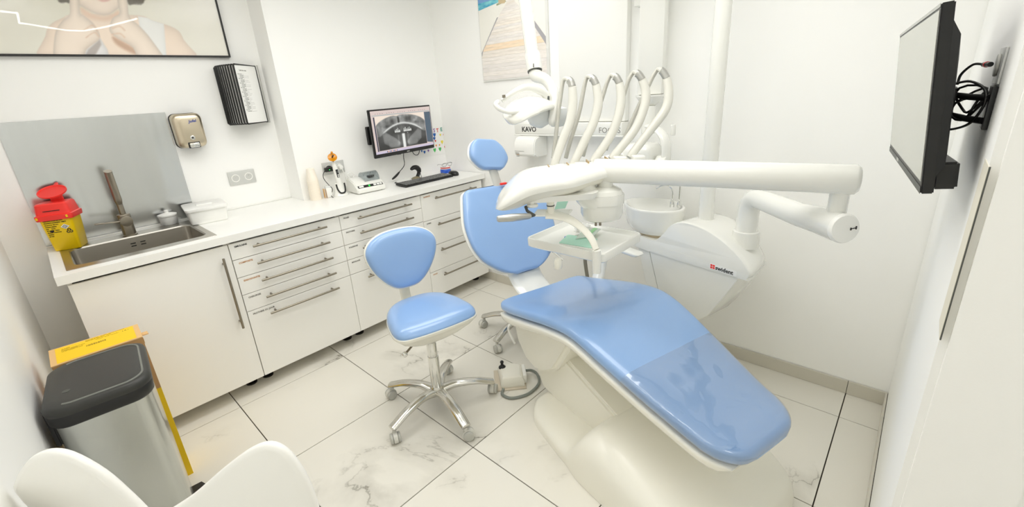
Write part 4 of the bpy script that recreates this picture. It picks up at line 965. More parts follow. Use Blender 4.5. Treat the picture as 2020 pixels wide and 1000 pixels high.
# ================================================================== DENTAL CHAIR
A16 = math.radians(16); O_ = V(1.64, -1.15, 0)
ca = V(-math.sin(A16), -math.cos(A16), 0); cb_ = V(math.cos(A16), -math.sin(A16), 0); zu = V(0, 0, 1)
def W(s, L, z): return O_ + ca * s + cb_ * L + zu * z
t = thing('dental_chair', 'blue reclined dental patient chair on a cream base', 'dental chair', W(.6, 0, 0), -A16)
ss = [0, .1, .25, .42, .55, .64, .74, .9, 1.0, 1.12, 1.25]
zz = [.530, .545, .582, .622, .640, .632, .602, .545, .510, .472, .445]
hw_ = [.272, .28, .286, .286, .282, .277, .268, .243, .225, .203, .185]
S_end = 1.262
def hw_at(s):
    h = tab(s, ss, hw_)
    r = .05
    if s < r: h -= r - math.sqrt(max(r * r - (r - s) ** 2, 0))
    r2 = .12
    if s > S_end - r2: d = s - (S_end - r2); h -= (r2 - math.sqrt(max(r2 * r2 - d * d, 0))) * .95
    return max(h, .004)
def frame(s):
    d = .01; z1, z0_ = tab(min(s + d, S_end), ss + [1.3], zz + [.432]), tab(max(s - d, 0), ss + [1.3], zz + [.432])
    tg = ca * (min(s + d, S_end) - max(s - d, 0)) + zu * (z1 - z0_); tg /= np.linalg.norm(tg); n = np.cross(tg, cb_); n = n if n[2] > 0 else -n
    return W(s, 0, tab(s, ss + [1.3], zz + [.432])), n
smp = list(np.linspace(0.0005, .06, 9)) + list(np.linspace(.09, 1.1, 40)) + list(np.linspace(1.12, S_end - .0005, 16))
stn = []; shl = []
for s in smp:
    c, n = frame(s); th = .036
    r = .028; ed = min(s, S_end - s)
    k = 1. if ed > r else math.sqrt(max(1 - (1 - ed / r) ** 2, .02))
    dish = .012 * math.exp(-((s - .22) / .2) ** 2) + .006
    stn.append((c - n * th, cb_, n, hw_at(s), th * k, th * k, dish))
for s in np.linspace(.012, 1.235, 44):
    c, n = frame(s); ed = min(s - .012, 1.235 - s); k = 1. if ed > .03 else math.sqrt(max(1 - (1 - ed / .03) ** 2, .03))
    sh_t = .045 + .02 * math.exp(-((s - .15) / .2) ** 2)
    shl.append((c - n * .078, cb_, n, min(hw_at(min(max(s, .02), S_end - .03)) + .006, .3), .014 * k, sh_t * k, 0))
# seat cushion and leg cushion meet at a seam
i_s = next(i for i, s in enumerate(smp) if s > .87)
pad(stn[:i_s + 1]).build('seat_cushion', M_blue, t, ang=60)
pad(stn[i_s:]).build('leg_cushion', M_blue, t, ang=60)
pad(shl, .6).build('seat_shell', M_cream, t, ang=60)
# clear plastic foot cover
fc_ = []
for s in list(np.linspace(.86, 1.13, 14)) + list(np.linspace(1.15, S_end - .001, 12)):
    c, n = frame(s); ed = S_end - s; k = 1. if ed > .028 else math.sqrt(max(1 - (1 - ed / .028) ** 2, .02))
    wv = .0012 * math.sin(s * 70)
    fc_.append((c - n * .036, cb_, n, hw_at(s) + .003, (.036 * k + .0025 + wv), .04 * k, .007))
m_film = film('clear_plastic_film', 2.4, .06, (.985, .99, 1.), .5, 5., .28)
pad(fc_).build('foot_cover', m_film, t, ang=60, label='clear plastic protective foot cover')
# backrest
bz = [.575, .60, .635, .68, .74, .80, .87, .94, 1.0, 1.035]
bs = [-.100, -.110, -.130, -.155, -.190, -.225, -.268, -.310, -.347, -.366]
bh = [.065, .125, .182, .235, .268, .280, .278, .258, .236, .218]
def bframe(u):
    z = tab(u, list(range(10)), bz); s = tab(u, list(range(10)), bs); h = tab(u, list(range(10)), bh)
    z2 = tab(min(u + .1, 9), list(range(10)), bz); s2 = tab(min(u + .1, 9), list(range(10)), bs); z1 = tab(max(u - .1, 0), list(range(10)), bz); s1 = tab(max(u - .1, 0), list(range(10)), bs)
    tg = ca * (s2 - s1) + zu * (z2 - z1); tg /= np.linalg.norm(tg); n = np.cross(tg, cb_); n = n if n @ ca > 0 else -n
    return W(s, 0, z), n, h
bst = []; bsh = []
for u in list(np.linspace(0, .6, 6)) + list(np.linspace(.8, 8.2, 24)) + list(np.linspace(8.35, 9, 8)):
    c, n, h = bframe(u); lo = u / .8 if u < .8 else 1; hi = (9 - u) / .8 if u > 8.2 else 1
    k = math.sqrt(max(1 - (1 - min(lo, hi)) ** 2, .02))
    hh = h if u < 8.2 else h * (.86 + .14 * k)
    bst.append((c - n * .026, cb_, n, hh, .03 * k, .026 * k, .012)); bsh.append((c - n * .05, cb_, n, hh + .008, .014 * k, .03 * k, 0))
pad(bst, .5).build('backrest_cushion', M_blue, t, ang=60)
pad(bsh, .6).build('backrest_shell', M_cream, t, ang=60)
# headrest on its stem
hz = [1.105, 1.125, 1.17, 1.22, 1.255, 1.275]; hs_ = [-.425, -.435, -.452, -.472, -.49, -.502]; hh_ = [.055, .088, .122, .112, .085, .05]
hst = []; hsh = []
for u in np.linspace(0, 5, 26):
    z = tab(u, list(range(6)), hz); s = tab(u, list(range(6)), hs_); h = tab(u, list(range(6)), hh_)
    k = math.sqrt(max(1 - (1 - min(u / .7, (5 - u) / .7, 1)) ** 2, .03)); n = ca * .93 + zu * .36; n /= np.linalg.norm(n)
    c = W(s, -.005, z); lr = cb_ * .988 - zu * .15; hst.append((c, lr, n, h, .032 * k, .022 * k, .006)); hsh.append((c - n * .022, lr, n, h + .004, .012 * k, .02 * k, 0))
pad(hst, .6).build('headrest_cushion', M_blue, t, ang=60); pad(hsh, .6).build('headrest_shell', M_plw, t, ang=60)
B().tube([W(-.365, 0, .99), W(-.405, 0, 1.06), W(-.46, 0, 1.16)], [(.028, .008)] * 3, 12, flat=ca).build('headrest_stem', M_grey, t)
B().box(W(-.355, .02, 1.03), (.04, .018, .012), .003, rz=-A16).build('release_button', M_red, t)
B().tube([W(-.44, -.03, 1.12), W(-.44, .03, 1.12)], .012, 12).build('headrest_joint', M_dgrey, t)
# backrest hinge plate
B().tube(cr([W(-.235, 0, .69), W(-.185, 0, .60), W(-.11, 0, .51), W(.02, 0, .455)], 5), [(.105, .022)] * 16, 20, flat=ca).build('backrest_support', M_unit, t)
B().tube([W(-.14, .17, .66), W(-.06, .21, .60)], .008, 8).build('hinge_rod', M_chrome, t)
# under-seat bracket, lift arm, base
def quad_prism(pts, L0, L1, bev): return B().prism([W(s, L0, z) for s, z in pts], cb_ * (L1 - L0), bev, 3)
quad_prism([(.0, .46), (.023, .364), (.05, .28), (.12, .205), (.21, .180), (.30, .21), (.37, .264), (.482, .444), (.49, .52), (.1, .48)], -.2, .16, .022).build('seat_bracket', M_base, t)
B().tube(cr([W(.0, -.16, .38), W(-.03, -.2, .32), W(.03, -.2, .25)], 5), [(.02, .006)] * 11, 10).build('side_flap', M_plw, t)
quad_prism([(.10, .22), (.2, .37), (.33, .35), (.77, .215), (.80, .10), (.5, .03), (.2, .055)], -.15, .15, .014).build('lift_arm', M_base, t)
bs_ = [.22, .25, .34, .50, .62, .67, .725, .84, 1.0, 1.12, 1.2, 1.245, 1.265]
bt_ = [.03, .055, .062, .068, .08, .165, .232, .235, .19, .145, .12, .09, .05]
bw_ = [.18, .235, .30, .325, .335, .345, .35, .345, .335, .315, .28, .24, .19]
rings = []
for s in np.linspace(.22, 1.265, 60):
    T_, w_ = tab(s, bs_, bt_), tab(s, bs_, bw_)
    r = []
    for k in range(33):
        a = PI * k / 32; cx_, sy_ = math.cos(a), math.sin(a)
        r.append(W(s, w_ * math.copysign(abs(cx_) ** .36, cx_), .001 + T_ * sy_ ** .42))
    rings.append(r)
B().loft(rings).build('base', M_base, t, ang=50)
B().tube(cr([W(1.0, -.02, .33), W(1.0, .05, .345), W(1.02, .1, .35)], 4), .012, 10).build('underside_knob', M_cream, t)

# ------------------------------------------------------------------ foot control on the floor
FCn = V(1.46, -1.05, 0)
fr_ = math.atan2(.28, .96)
fx = V(math.cos(-.75), math.sin(-.75), 0); fy = V(-fx[1], fx[0], 0)
FC = V(1.435, -1.068, 0)
t = thing('foot_control', 'cream foot control box with small black joystick on the floor by the chair', 'foot pedal', FC)
def fq(x, y, z): return FC + fx * x + fy * y + V(0, 0, z)
B().loft([[fq(x, y, z) for x, y in ((-.05 * k, -.075 * k), (.075 * k, -.075 * k), (.085 * k, .06 * k), (.03 * k, .085 * k), (-.06 * k, .07 * k))] for z, k in ((.003, 1.), (.008, 1.03), (.032, 1.02), (.056, .86), (.063, .74))]).build('housing', M_cream, t, ang=25)
B().box(fq(-.0, -.0, .0035), (.17, .19, .005), .002, rz=-.75).build('base_plate', mat('tan_base_plate', (206, 196, 178), .5), t)
B().box(fq(.083, .0, .032), (.02, .11, .05), .005, rz=-.75).build('end_cap', M_plw, t)
jb = fq(-.035, .04, .057)
B().lathe([(.001, 0), (.021, 0), (.02, .006), (.012, .014), (.008, .018), (.008, .03), (.011, .036), (.008, .042), (.001, .043)], jb, 18).build('joystick', M_black, t)
fcb = cr([fq(.098, .02, .035), fq(.13, .03, .025), (1.555, -1.17, .012), (1.50, -1.225, .008), (1.40, -1.235, .008), (1.32, -1.19, .008), (1.31, -1.13, .008), (1.345, -1.105, .009)], 8)
B().tube(fcb, .0075, 10).build('cable', M_cable, t)

# ================================================================== DENTAL UNIT (floating cabinet, spittoon)
t = du = thing('dental_unit', 'white floating dental unit with spittoon bowl on the chair right side', 'dental unit', W(.45, .62, 0), -A16)
def uprism(pts, L0, L1, bev, seg=3): return B().prism([W(s, L0, z) for s, z in pts], cb_ * (L1 - L0), bev, seg)
cov = cr([(.215, .682), (.215, .735), (.245, .752), (.325, .75), (.375, .79), (.43, .856), (.50, .884), (.60, .878), (.70, .845), (.79, .79), (.84, .735), (.83, .70), (.78, .692)], 4, True)
rings = []
for L, k in ((.497, .965), (.5, .985), (.512, .998), (.53, 1.), (.66, 1.), (.71, .985), (.745, .95), (.76, .9)):
    c0 = (.52, .76); kz = lambda z, k=k: 1 - (1 - k) * min(1, max(0, (z - .69) / .06)); rings.append([W(c0[0] + (p[0] - c0[0]) * kz(p[1]) + (-1.05 * max(0, (p[0] - .5)) * max(0, L - .55)), L, c0[1] + (p[1] - c0[1]) * kz(p[1])) for p in cov])
B().loft(rings).build('upper_cover', M_unit, t, ang=50)
low = [(.30, .6845), (.795, .6985), (.775, .655), (.73, .57), (.665, .455), (.60, .395), (.50, .36), (.41, .37), (.37, .48)]
rings = []
for L, k in ((.5, .985), (.503, 1.), (.56, 1.), (.66, .99), (.73, .93), (.755, .87)):
    c0 = (.55, .69); rings.append([W(c0[0] + (p[0] - c0[0]) * k, L, c0[1] - .004 + (p[1] - c0[1]) * k) for p in low])
B().loft(rings).build('side_panel', M_unit, t, ang=28)
rings = []
nar = [(.222, .6795), (.296, .6815), (.366, .48), (.405, .37), (.34, .38), (.28, .5)]
for L, k in ((.503, .99), (.507, 1.), (.70, .97), (.72, .93)):
    c0 = (.3, .60); rings.append([W(c0[0] + (p[0] - c0[0]) * k, L, c0[1] + (p[1] - c0[1]) * k) for p in nar])
B().loft(rings).build('front_strip', M_unit, t, ang=28)
# maker's sticker
sp0 = W(.685, .4958, .700)
B().prism([W(.655, .4965, .696), W(.785, .4965, .696), W(.785, .4965, .722), W(.655, .4965, .722)], -cb_ * .0006).build('sticker', M_paper, t, smooth=False)
text(None, 'swident', .0265, W(.684, .4955, .7005), ca, zu, M_ink, t, 'logo', bold=.0006, sx=1.02)
rx = B()
for ds in (0, .012):
    for dz in (0, .011): rx.box(W(.664 + ds, .4955, .704 + dz), (.0095, .001, .0085), rz=PI / 2 - A16)
rx.build('red_mark', M_red, t, smooth=False)
# spittoon bowl: two-lobed
SPc = W(.205, .615, 0)
def sring(k, z, dx=0.):
    out = []
    for i in range(40):
        a = 2 * PI * i / 40
        r = 1 + .13 * math.cos(2 * a)
        lob = .155 * r * k * (1.0 if math.cos(a) > 0 else .92)
        out.append(SPc + ca * (lob * math.cos(a) * 1.08 + dx) + cb_ * (.138 * k * math.sin(a) * (1 + .12 * math.cos(a))) + zu * z)
    return out
B().loft([sring(.74, .762, .03), sring(.84, .768, .02), sring(.93, .79, .01), sring(.97, .835), sring(1.0, .888), sring(1.0, .897), sring(.97, .901), sring(.90, .898), sring(.82, .875), sring(.5, .845), sring(.1, .838)], caps=True).build('spittoon_bowl', M_unit, t, ang=60)
B().loft([sring(.7, .748, .03), sring(.72, .764, .03)]).build('bowl_foot', mat('tan_seal', (190, 176, 150), .5), t)
p1 = W(.30, .66, .90); p2 = W(.335, .672, .90)
for q, nm, path in ((p1, 'rinse_spout', [(0, 0, 0), (0, 0, .055), (-.02, -.01, .085), (-.06, -.02, .08), (-.085, -.025, .062)]), (p2, 'cup_filler', [(0, 0, 0), (0, 0, .1), (0, .0, .16), (-.02, 0, .185), (-.05, 0, .18)])):
    B().lathe([(.012, -.008), (.012, .004), (.010, .02), (.006, .032), (.005, .034), (.001, .034)], q, 18).build(nm + '_base', M_chrome, t)
    B().tube(cr([q + ca * -a * -1 * 0 + ca * a + cb_ * b2 + zu * (c + .02) for a, b2, c in path], 6), .0042, 10).build(nm, M_chrome, t)
# support from the chair base, pipes under the unit
B().tube(cr([W(.42, .25, .06), W(.42, .42, .08), W(.46, .58, .16), W(.47, .62, .40)], 6), [(.06, .045)] * 19, 16).build('support_column', M_base, t)
for s_, L_, s2, L2 in ((.25, .56, .33, .5), (.285, .56, .36, .5)): B().tube(cr([W(s_, L_, .66), W(s_ + .01, L_, .45), W(s2, L2, .2), W(s2 + .05, L2 - .1, .07)], 6), .011, 10).build('drain_hose', M_hosed, t)
# assistant holder behind
B().tube(cr([W(.22, .6, .70), W(.05, .58, .69), W(-.12, .50, .70), W(-.18, .42, .72)], 6), [(.03, .014)] * 19, 12).build('assistant_arm', M_unit, t)
B().tube(cr([W(-.15, .45, .70), W(-.14, .44, .5), W(-.02, .40, .25), W(.2, .3, .08)], 6), .011, 10).build('suction_hose', M_hosed, t)

# armrest of the dental chair
ARM = bpy.data.objects['dental_chair']
stn = []
for s in np.linspace(-.02, .36, 24):
    ed = min(s + .02, .36 - s); k = 1. if ed > .03 else math.sqrt(max(1 - (1 - ed / .03) ** 2, .03))
    stn.append((W(s, .37, .708 + .02 * (s > 9)), cb_, zu, .034 * (.5 + .5 * k), .012 * k, .014 * k, 0))
pad(stn, .7, 24).build('armrest_pad', M_unit, ARM, ang=60)
B().tube(cr([W(.12, .37, .70), W(.09, .365, .62), W(.10, .33, .53), W(.13, .27, .47)], 6), [(.035, .018)] * 19, 14).build('armrest_post', M_unit, ARM)

# ------------------------------------------------------------------ operating lamp: pole, arm, head
PB = W(.53, .62, .872)
t = thing('operating_lamp', 'white dental operating lamp hanging from a curved pole and arm', 'lamp', PB)
B().lathe([(.046, -.012), (.046, .006), (.038, .012), (.034, .012), (.034, 1.062), (.001, 1.062)], PB, 26).build('pole', M_unit, t)
top = [PB + zu * z for z in (1.062, 1.12, 1.17)] + [PB + V(-.03, .03, 1.25), PB + V(-.12, .12, 1.33), PB + V(-.26, .32, 1.36), PB + V(-.42, .52, 1.33)]
B().tube(cr(top, 6), list(np.interp(np.linspace(0, 1, 37), [0, .3, 1], [.0325, .0335, .03])), 20).build('upper_bend', M_cream, t)
B().cyl(PB + V(-.036, -.012, 1.09), PB + V(-.030, -.01, 1.09), .004, n=10).build('screw', M_ink, t)
LD = 1.9
a0 = top[-1]; a1 = dep(1030, -60, LD); a2 = dep(1053, 128, LD)
B().tube(cr([a0, a0 + (a1 - a0) * .8 + V(0, 0, .03), a1 + V(.005, 0, .03), a1, dep(1036, 0, LD), dep(1050, 110, LD)], 6), [(.032, .027)] * 31, 18).build('arm', M_unit, t)
B().tube([dep(1049.5, 104, LD), dep(1051, 112, LD), dep(1055, 139, LD)], [.03, .0345, .033], 20).build('arm_joint', M_unit, t)
text(None, '1', .022, dep(1050, 132.5, LD - .038), CR[0], -CR[1], M_ink, t, 'joint_mark', bold=.0006)
B().tube([dep(1055, 139.5, LD), dep(1055.3, 141, LD)], .0315, 20).build('joint_gap', M_dgrey, t)
yk = [dep(1055.5, 141, LD), dep(1057, 150, LD), dep(1074, 156, LD - .01), dep(1088, 172, LD - .02), dep(1095, 197, LD - .03), dep(1094, 225, LD - .03), dep(1089, 248, LD - .02)]
ykp = cr(yk, 6)
B().tube(ykp, [(x, x) for x in np.interp(np.linspace(0, 1, len(ykp)), [0, .12, .5, .93, 1], [.0275, .0265, .022, .0225, .012])], 18).build('yoke', M_unit, t)
# head: curved cap with visor, reflector behind, handle loop
toC = -CR[2]
vz = cr([dep(1085, 207, LD), dep(1066, 204, LD - .05), dep(1043, 209, LD - .08), dep(1019, 222, LD - .10), dep(1000, 239, LD - .10)], 7)
hwv = np.interp(np.linspace(0, 1, len(vz)), [0, .25, .55, .8, .95, 1], [.04, .062, .078, .07, .046, .018]); 
B().tube(vz, [(w_, .016 + .012 * math.sin(PI * i / (len(vz) - 1))) for i, w_ in enumerate(hwv)], 20, flat=(-.30, -.30, .9)).build('visor', M_unit, t)
bl = dep(1064, 226, LD + .02)
Mx = Matrix.Translation(Vector(bl)) @ Matrix.Rotation(.5, 4, 'Y')
f = B().lathe([(.001, -.058), (.03, -.05), (.05, -.028), (.058, 0), (.05, .03), (.03, .045), (.001, .05)], (0, 0, 0), 24); f.v = [tuple(Mx @ Vector(p)) for p in f.v]
f.build('reflector_housing', mat('pale_lamp_grey', (222, 225, 226), .3), t)
fh = dep(1100, 228, LD + .05); B().lathe([(.001, -.05), (.03, -.045), (.045, -.02), (.05, 0), (.04, .03), (.001, .045)], fh, 20).build('rear_housing', mat('pale_lamp_grey', (222, 225, 226), .3), t)
lp = cr([dep(1083, 207, LD - .02), dep(1076, 186, LD - .04), dep(1056, 174.5, LD - .07), dep(1034, 173, LD - .09), dep(1012, 183, LD - .11), dep(990, 199, LD - .11)], 6)
B().tube(lp, list(zip(np.interp(np.linspace(0, 1, len(lp)), [0, .3, 1], [.016, .018, .008]), np.interp(np.linspace(0, 1, len(lp)), [0, .3, 1], [.012, .014, .009]))), 14, flat=(-.3, -.3, .9)).build('handle_loop', M_unit, t)
lh = cr([dep(983, 200, LD - .11), dep(978, 206, LD - .13), dep(986, 215, LD - .14), dep(1004, 221, LD - .14), dep(1024, 219, LD - .13)], 6)
B().tube(lh, [.008] + [.0095] * (len(lh) - 2) + [.007], 12).build('lower_handle', M_unit, t)
B().box(dep(994, 190, LD - .13), (.014, .008, .012), .002).build('handle_clip', M_satin, t)
B().cyl(dep(1082, 190, LD - .045), dep(1082, 212, LD - .045), .0045, n=10).build('pivot_pin', M_dgrey, t)

# ------------------------------------------------------------------ instrument console with swing arms
K = V(1.317, -1.55, 1.138); kr_ = V(.68, -.733, 0); kr_ /= np.linalg.norm(kr_); kf = V(-kr_[1], kr_[0], 0)
def k3(x, y, z): return K + kr_ * x + kf * y + zu * z
t = ic = thing('instrument_console', 'white instrument console on a jointed arm, over the chair', 'console', k3(.15, .04, -.11), math.atan2(kr_[1], kr_[0]))
# lower swing arm out of the unit
eb = W(.735, .62, .828)
B().lathe([(.056, -.03), (.056, .0), (.054, .042), (.049, .044), (.001, .044)], eb, 26).build('arm_collar', M_unit, t)
e2 = V(1.655, -2.365, 1.048)
cap0 = V(1.618, -2.40, 1.052)
dH = (e2 - eb) * V(1, 1, 0)
ri = [eb + zu * .03, eb + zu * .09, eb + zu * .135, eb + zu * .178 + dH * .03, eb + zu * .198 + dH * .09, eb + zu * .203 + dH * .2, eb + zu * .206 + dH * .4, eb + zu * .21 + dH * .7]
rp_ = cr(ri, 6)
rs = np.interp(np.linspace(0, 1, len(rp_)), [0, .3, .6, 1], [.044, .043, .039, .042])
B().tube(rp_ + [e2 - dH * .1 + zu * .0, cap0], list(rs) + [.045, .047], 24).build('lower_arm', M_unit, t)
dC = cap0 - e2; dC /= np.linalg.norm(dC)
B().tube([cap0 - dC * .001, cap0 + dC * .006, cap0 + dC * .012, cap0 + dC * .014], [.0475, .047, .043, .034], 26).build('arm_end_cap', M_plw, t)
cpn = cap0 + dC * .0145
ux = np.cross(dC, zu); ux /= np.linalg.norm(ux); ux = ux if ux @ CR[0] > 0 else -ux
mk = B().tube([cpn + ux * .014, cpn + ux * .032 + zu * .003], .0013, 6).tube([cpn + ux * .03 - zu * .002, cpn + ux * .03 + zu * .008], .002, 6).tube([cpn + ux * .014 - zu * .004, cpn + ux * .014 + zu * .004], .0022, 6); mk.build('cap_mark', M_ink, t)
# upper arm
aR = V(1.668, -2.415, 1.197); aL = V(1.45, -1.605, 1.21)
B().cyl(V(1.664, -2.372, 1.055), V(1.664, -2.372, 1.20), .027, n=24).build('arm_post', M_unit, t)
B().cyl(aR, aL, .047, .046, n=30, bev=.016).build('upper_arm', M_unit, t)
nk = V(1.462, -1.650, 0)
B().cyl(nk + zu * 1.12, nk + zu * 1.20, .030, n=24).build('neck', M_unit, t)
# joint block under the arm end
def krr(x, y, w, h, r, z): return [k3(p[0], p[1], z) for p in rrect(x, y, w, h, r, 0, 6)]
B().loft([krr(.155, .04, .11, .11, .04, -.122), krr(.157, .04, .142, .138, .05, -.115), krr(.158, .04, .16, .152, .06, -.095), krr(.158, .04, .16, .155, .06, -.055)]).build('joint_bowl', M_unit, t, ang=40)
B().loft([krr(.158, .04, .166, .16, .062, -.054), krr(.158, .04, .168, .162, .062, -.02), krr(.158, .04, .166, .16, .06, -.016)]).build('joint_ring', M_unit, t, ang=40)
B().loft([krr(.158, .04, .160, .155, .06, -.0155), krr(.158, .04, .15, .145, .06, .0), krr(.16, .04, .09, .09, .044, .012)]).build('joint_cap', M_unit, t, ang=40)
for dx in (.128, .145): B().cyl(k3(dx, .0, -.138), k3(dx, .0, -.118), .005, n=10).build('hose_nipple', M_satin, t)
# body
xs_ = [-.262, -.25, -.225, -.18, -.13, -.06, .02, .10, .18, .27]
zt_s = [-.030, -.006, .024, .063, .087, .096, .098, .100, .102, .104]
zb_s = [-.042, -.044, -.041, -.030, -.011, .004, .012, .018, .022, .03]
yf_s = [-.02, -.075, -.105, -.12, -.125, -.125, -.12, -.06, .0, .04]
yb_s = [.06, .105, .128, .138, .14, .14, .14, .14, .14, .14]
rings = []; rings2 = []
for x in np.linspace(-.262, .27, 48):
    g = lambda c: tab(x, xs_, c)
    zt2, zb2, yf, yb = g(zt_s), g(zb_s), g(yf_s), g(yb_s); h = zt2 - zb2
    sec = cr([(yf - .004, zb2 + h * .42), (yf - .003, zb2 + h * .62), (yf + .012, zb2 + h * .82), (yf + .045, zb2 + h * .95), (yf + (yb - yf) * .55, zt2), (yb - .03, zt2 - .001), (yb - .006, zt2 - .012), (yb, zb2 + h * .42)], 4)
    rings.append([k3(x, y, z) for y, z in sec])
    lo = cr([(yb - .004, zb2 + h * .40), (yb - .012, zb2 + .006), (yb - .04, zb2), (yf + .075, zb2), (yf + .05, zb2 + .003), (yf + .03, zb2 + h * .16), (yf + .012, zb2 + h * .40)], 4)
    rings2.append([k3(x, y, z) for y, z in lo])
B().loft(rings2).build('lower_cover', M_cream, t, ang=40)
B().loft(rings).build('top_cover', M_unit, t, ang=40)
# underside tray of the body
B().loft([krr(-.03, .0, .30, .15, .04, -.012), krr(-.03, .0, .32, .17, .05, .012)]).build('underside', M_plw, t, ang=40)
# transition from body to joint block
B().tube(cr([k3(.0, .04, .055), k3(.06, .04, .04), k3(.10, .04, -.02), k3(.13, .04, -.05)], 6), [(.075, .045), (.078, .05), (.08, .05), (.08, .05), (.08, .05), (.08, .05), (.08, .05)] + [(.08, .048)] * 12, 20, flat=(0, 0, 1)).build('shoulder', M_unit, t)
# holder tiles along the top edge
AD = 1.79
bases = [(1091, 330), (1129, 326), (1168, 320), (1205, 314), (1241, 312)]
for i, (u, v) in enumerate(bases):
    p = dep(u + 16, v - 1, AD - .035)
    B().box(p, (.048, .075, .022), .006, rz=math.atan2(kr_[1], kr_[0])).build('holder_tile', M_unit, t)
    q = dep(u - 9, v + 1, AD - .04)
    B().box(q, (.004, .06, .02), .001, rz=math.atan2(kr_[1], kr_[0])).build('holder_gap', mat('gold_seal', (176, 150, 104), .4), t, smooth=False)
whA = [[(1091, 331), (1110, 276), (1124, 241), (1130, 205), (1129, 171)], [(1129, 327), (1152, 280), (1171, 241), (1180, 204), (1176, 167)], [(1168, 321), (1201, 274), (1217, 238), (1225, 199), (1222, 164)], [(1205, 314), (1250, 259), (1269, 217), (1274, 185), (1267, 157)], [(1241, 311), (1281, 259), (1312, 217), (1319, 185), (1315, 154)]]
whT = [[(1125, 160), (1116, 155), (1110, 163), (1105, 196), (1101, 227), (1096, 273), (1091, 312)], [(1170, 156), (1161, 151), (1154, 164), (1142, 224), (1125, 279), (1116, 312)], [(1216, 153), (1206, 148), (1197, 164), (1186, 199), (1163, 262), (1150, 308)], [(1259, 146), (1250, 143), (1240, 158), (1231, 186), (1216, 232), (1195, 296)], [(1307, 141), (1298, 137), (1288, 151), (1277, 174), (1254, 222), (1222, 296)]]
M_whip = mat('whip_grey_white', (212, 211, 203), .3)
for i in range(5):
    pa = cr([dep(u, v, AD - .02 + .0 * j) for j, (u, v) in enumerate(whA[i])], 6)
    ra = np.interp(np.linspace(0, 1, len(pa)), [0, .06, .3, .7, 1], [.014, .0165, .0175, .019, .0165])
    arm = B().tube(pa, [(r_, r_ * .8) for r_ in ra], 14, flat=toC).build('whip_arm', M_whip, t)
    n_t = len(whT[i])
    pt = cr([dep(*whA[i][-1], AD - .02)] + [dep(u, v, AD - .015 + .075 * (j / (n_t - 1)) ** .5) for j, (u, v) in enumerate(whT[i])], 6)
    B().tube(pt, [(.0135 - .003 * min(1, k / 10), .0115 - .003 * min(1, k / 10)) for k in range(len(pt))], 12, flat=toC).build('hose', M_hose, arm)
    c0 = cr([dep(*whA[i][-1], AD - .022), dep(*whT[i][0], AD - .022), dep(*whT[i][1], AD - .019)], 5)
    B().tube(c0[:8], [(.0152, .0132)] * 8, 14, flat=toC).build('clip', M_alu, arm)
# handle, knob, bracket of the tray
hp0, hp1 = dep(981, 432, 1.56), dep(1047, 426, 1.60)
B().tube([hp0, hp0 + (hp1 - hp0) * .03, hp0 + (hp1 - hp0) * .45, hp0 + (hp1 - hp0) * .95, hp1], [.009, .0115, .0145, .011, .008], 18).build('grip_handle', M_alu, t)
B().tube([hp1, dep(1054, 425, 1.6), dep(1040, 416, 1.62), dep(1037, 408, 1.64)], [.006, .006, .006, .006], 10).build('handle_joint', M_dgrey, t)
kk = dep(1050, 403, 1.64); B().lathe([(.001, -.01), (.02, -.009), (.0225, -.004), (.02, .0), (.008, .002), (.007, .03), (.001, .03)], kk, 22).build('lock_knob', M_plw, t)
bp0 = dep(1086, 402, 1.67); 
B().cyl(bp0 + zu * .03, bp0 - zu * .05, .014, n=16).build('bracket_pin', M_cream, t)
B().cyl(bp0 - zu * .004, bp0 - zu * .008, .0155, n=16).build('pin_seam', M_dgrey, t)
bk_ = [dep(1076, 424, 1.68), dep(1097, 425, 1.675), dep(1122, 432, 1.66), dep(1147, 449, 1.65), dep(1166, 470, 1.635), dep(1176, 492, 1.63)]
bkp = cr(bk_, 6)
B().tube(bkp, [(w_, .008) for w_ in np.interp(np.linspace(0, 1, len(bkp)), [0, .25, .6, 1], [.024, .026, .019, .015])], 14, flat=(-.1, -.4, .9)).build('tray_bracket', M_cream, t)
B().prism([dep(1060, 415, 1.7), dep(1130, 415, 1.7), dep(1120, 428, 1.68), dep(1050, 428, 1.66)], zu * .006, .002).build('bracket_plate', M_plw, t)
# tray
TZ = .905
TX0, TX1, TY0, TY1 = 1.293, 1.604, -1.745, -1.366
def trr(ins, z, r): return [V(p[0], p[1], z) for p in rrect((TX0 + TX1) / 2, (TY0 + TY1) / 2, TX1 - TX0 - 2 * ins, TY1 - TY0 - 2 * ins, r, 0, 6)]
t = tr_ = thing('instrument_tray', 'white rectangular instrument tray held below the console', 'tray', ((TX0 + TX1) / 2, (TY0 + TY1) / 2, TZ - .012))
B().loft([trr(.008, TZ - .012, .02), trr(.001, TZ - .006, .024), trr(0, TZ + .024, .024), trr(.002, TZ + .028, .024), trr(.008, TZ + .028, .02), trr(.022, TZ + .012, .018), trr(.026, TZ + .010, .018)]).build('plate', M_unit, t, ang=35)
pc = V(TX0 + .012, TY0 + .03, 0)
pc = dep(1177, 500, 1.63)
B().cyl(V(pc[0], pc[1], TZ - .045), V(pc[0], pc[1], TZ + .045), .0165, n=20).build('corner_post', M_unit, t)
kn_ = dep(1100, 500, 1.72); B().lathe([(.001, -.022), (.014, -.02), (.017, -.012), (.0165, .012), (.012, .022), (.001, .022)], V(kn_[0], kn_[1], TZ - .034), 20).build('tray_knob', M_cream, t)
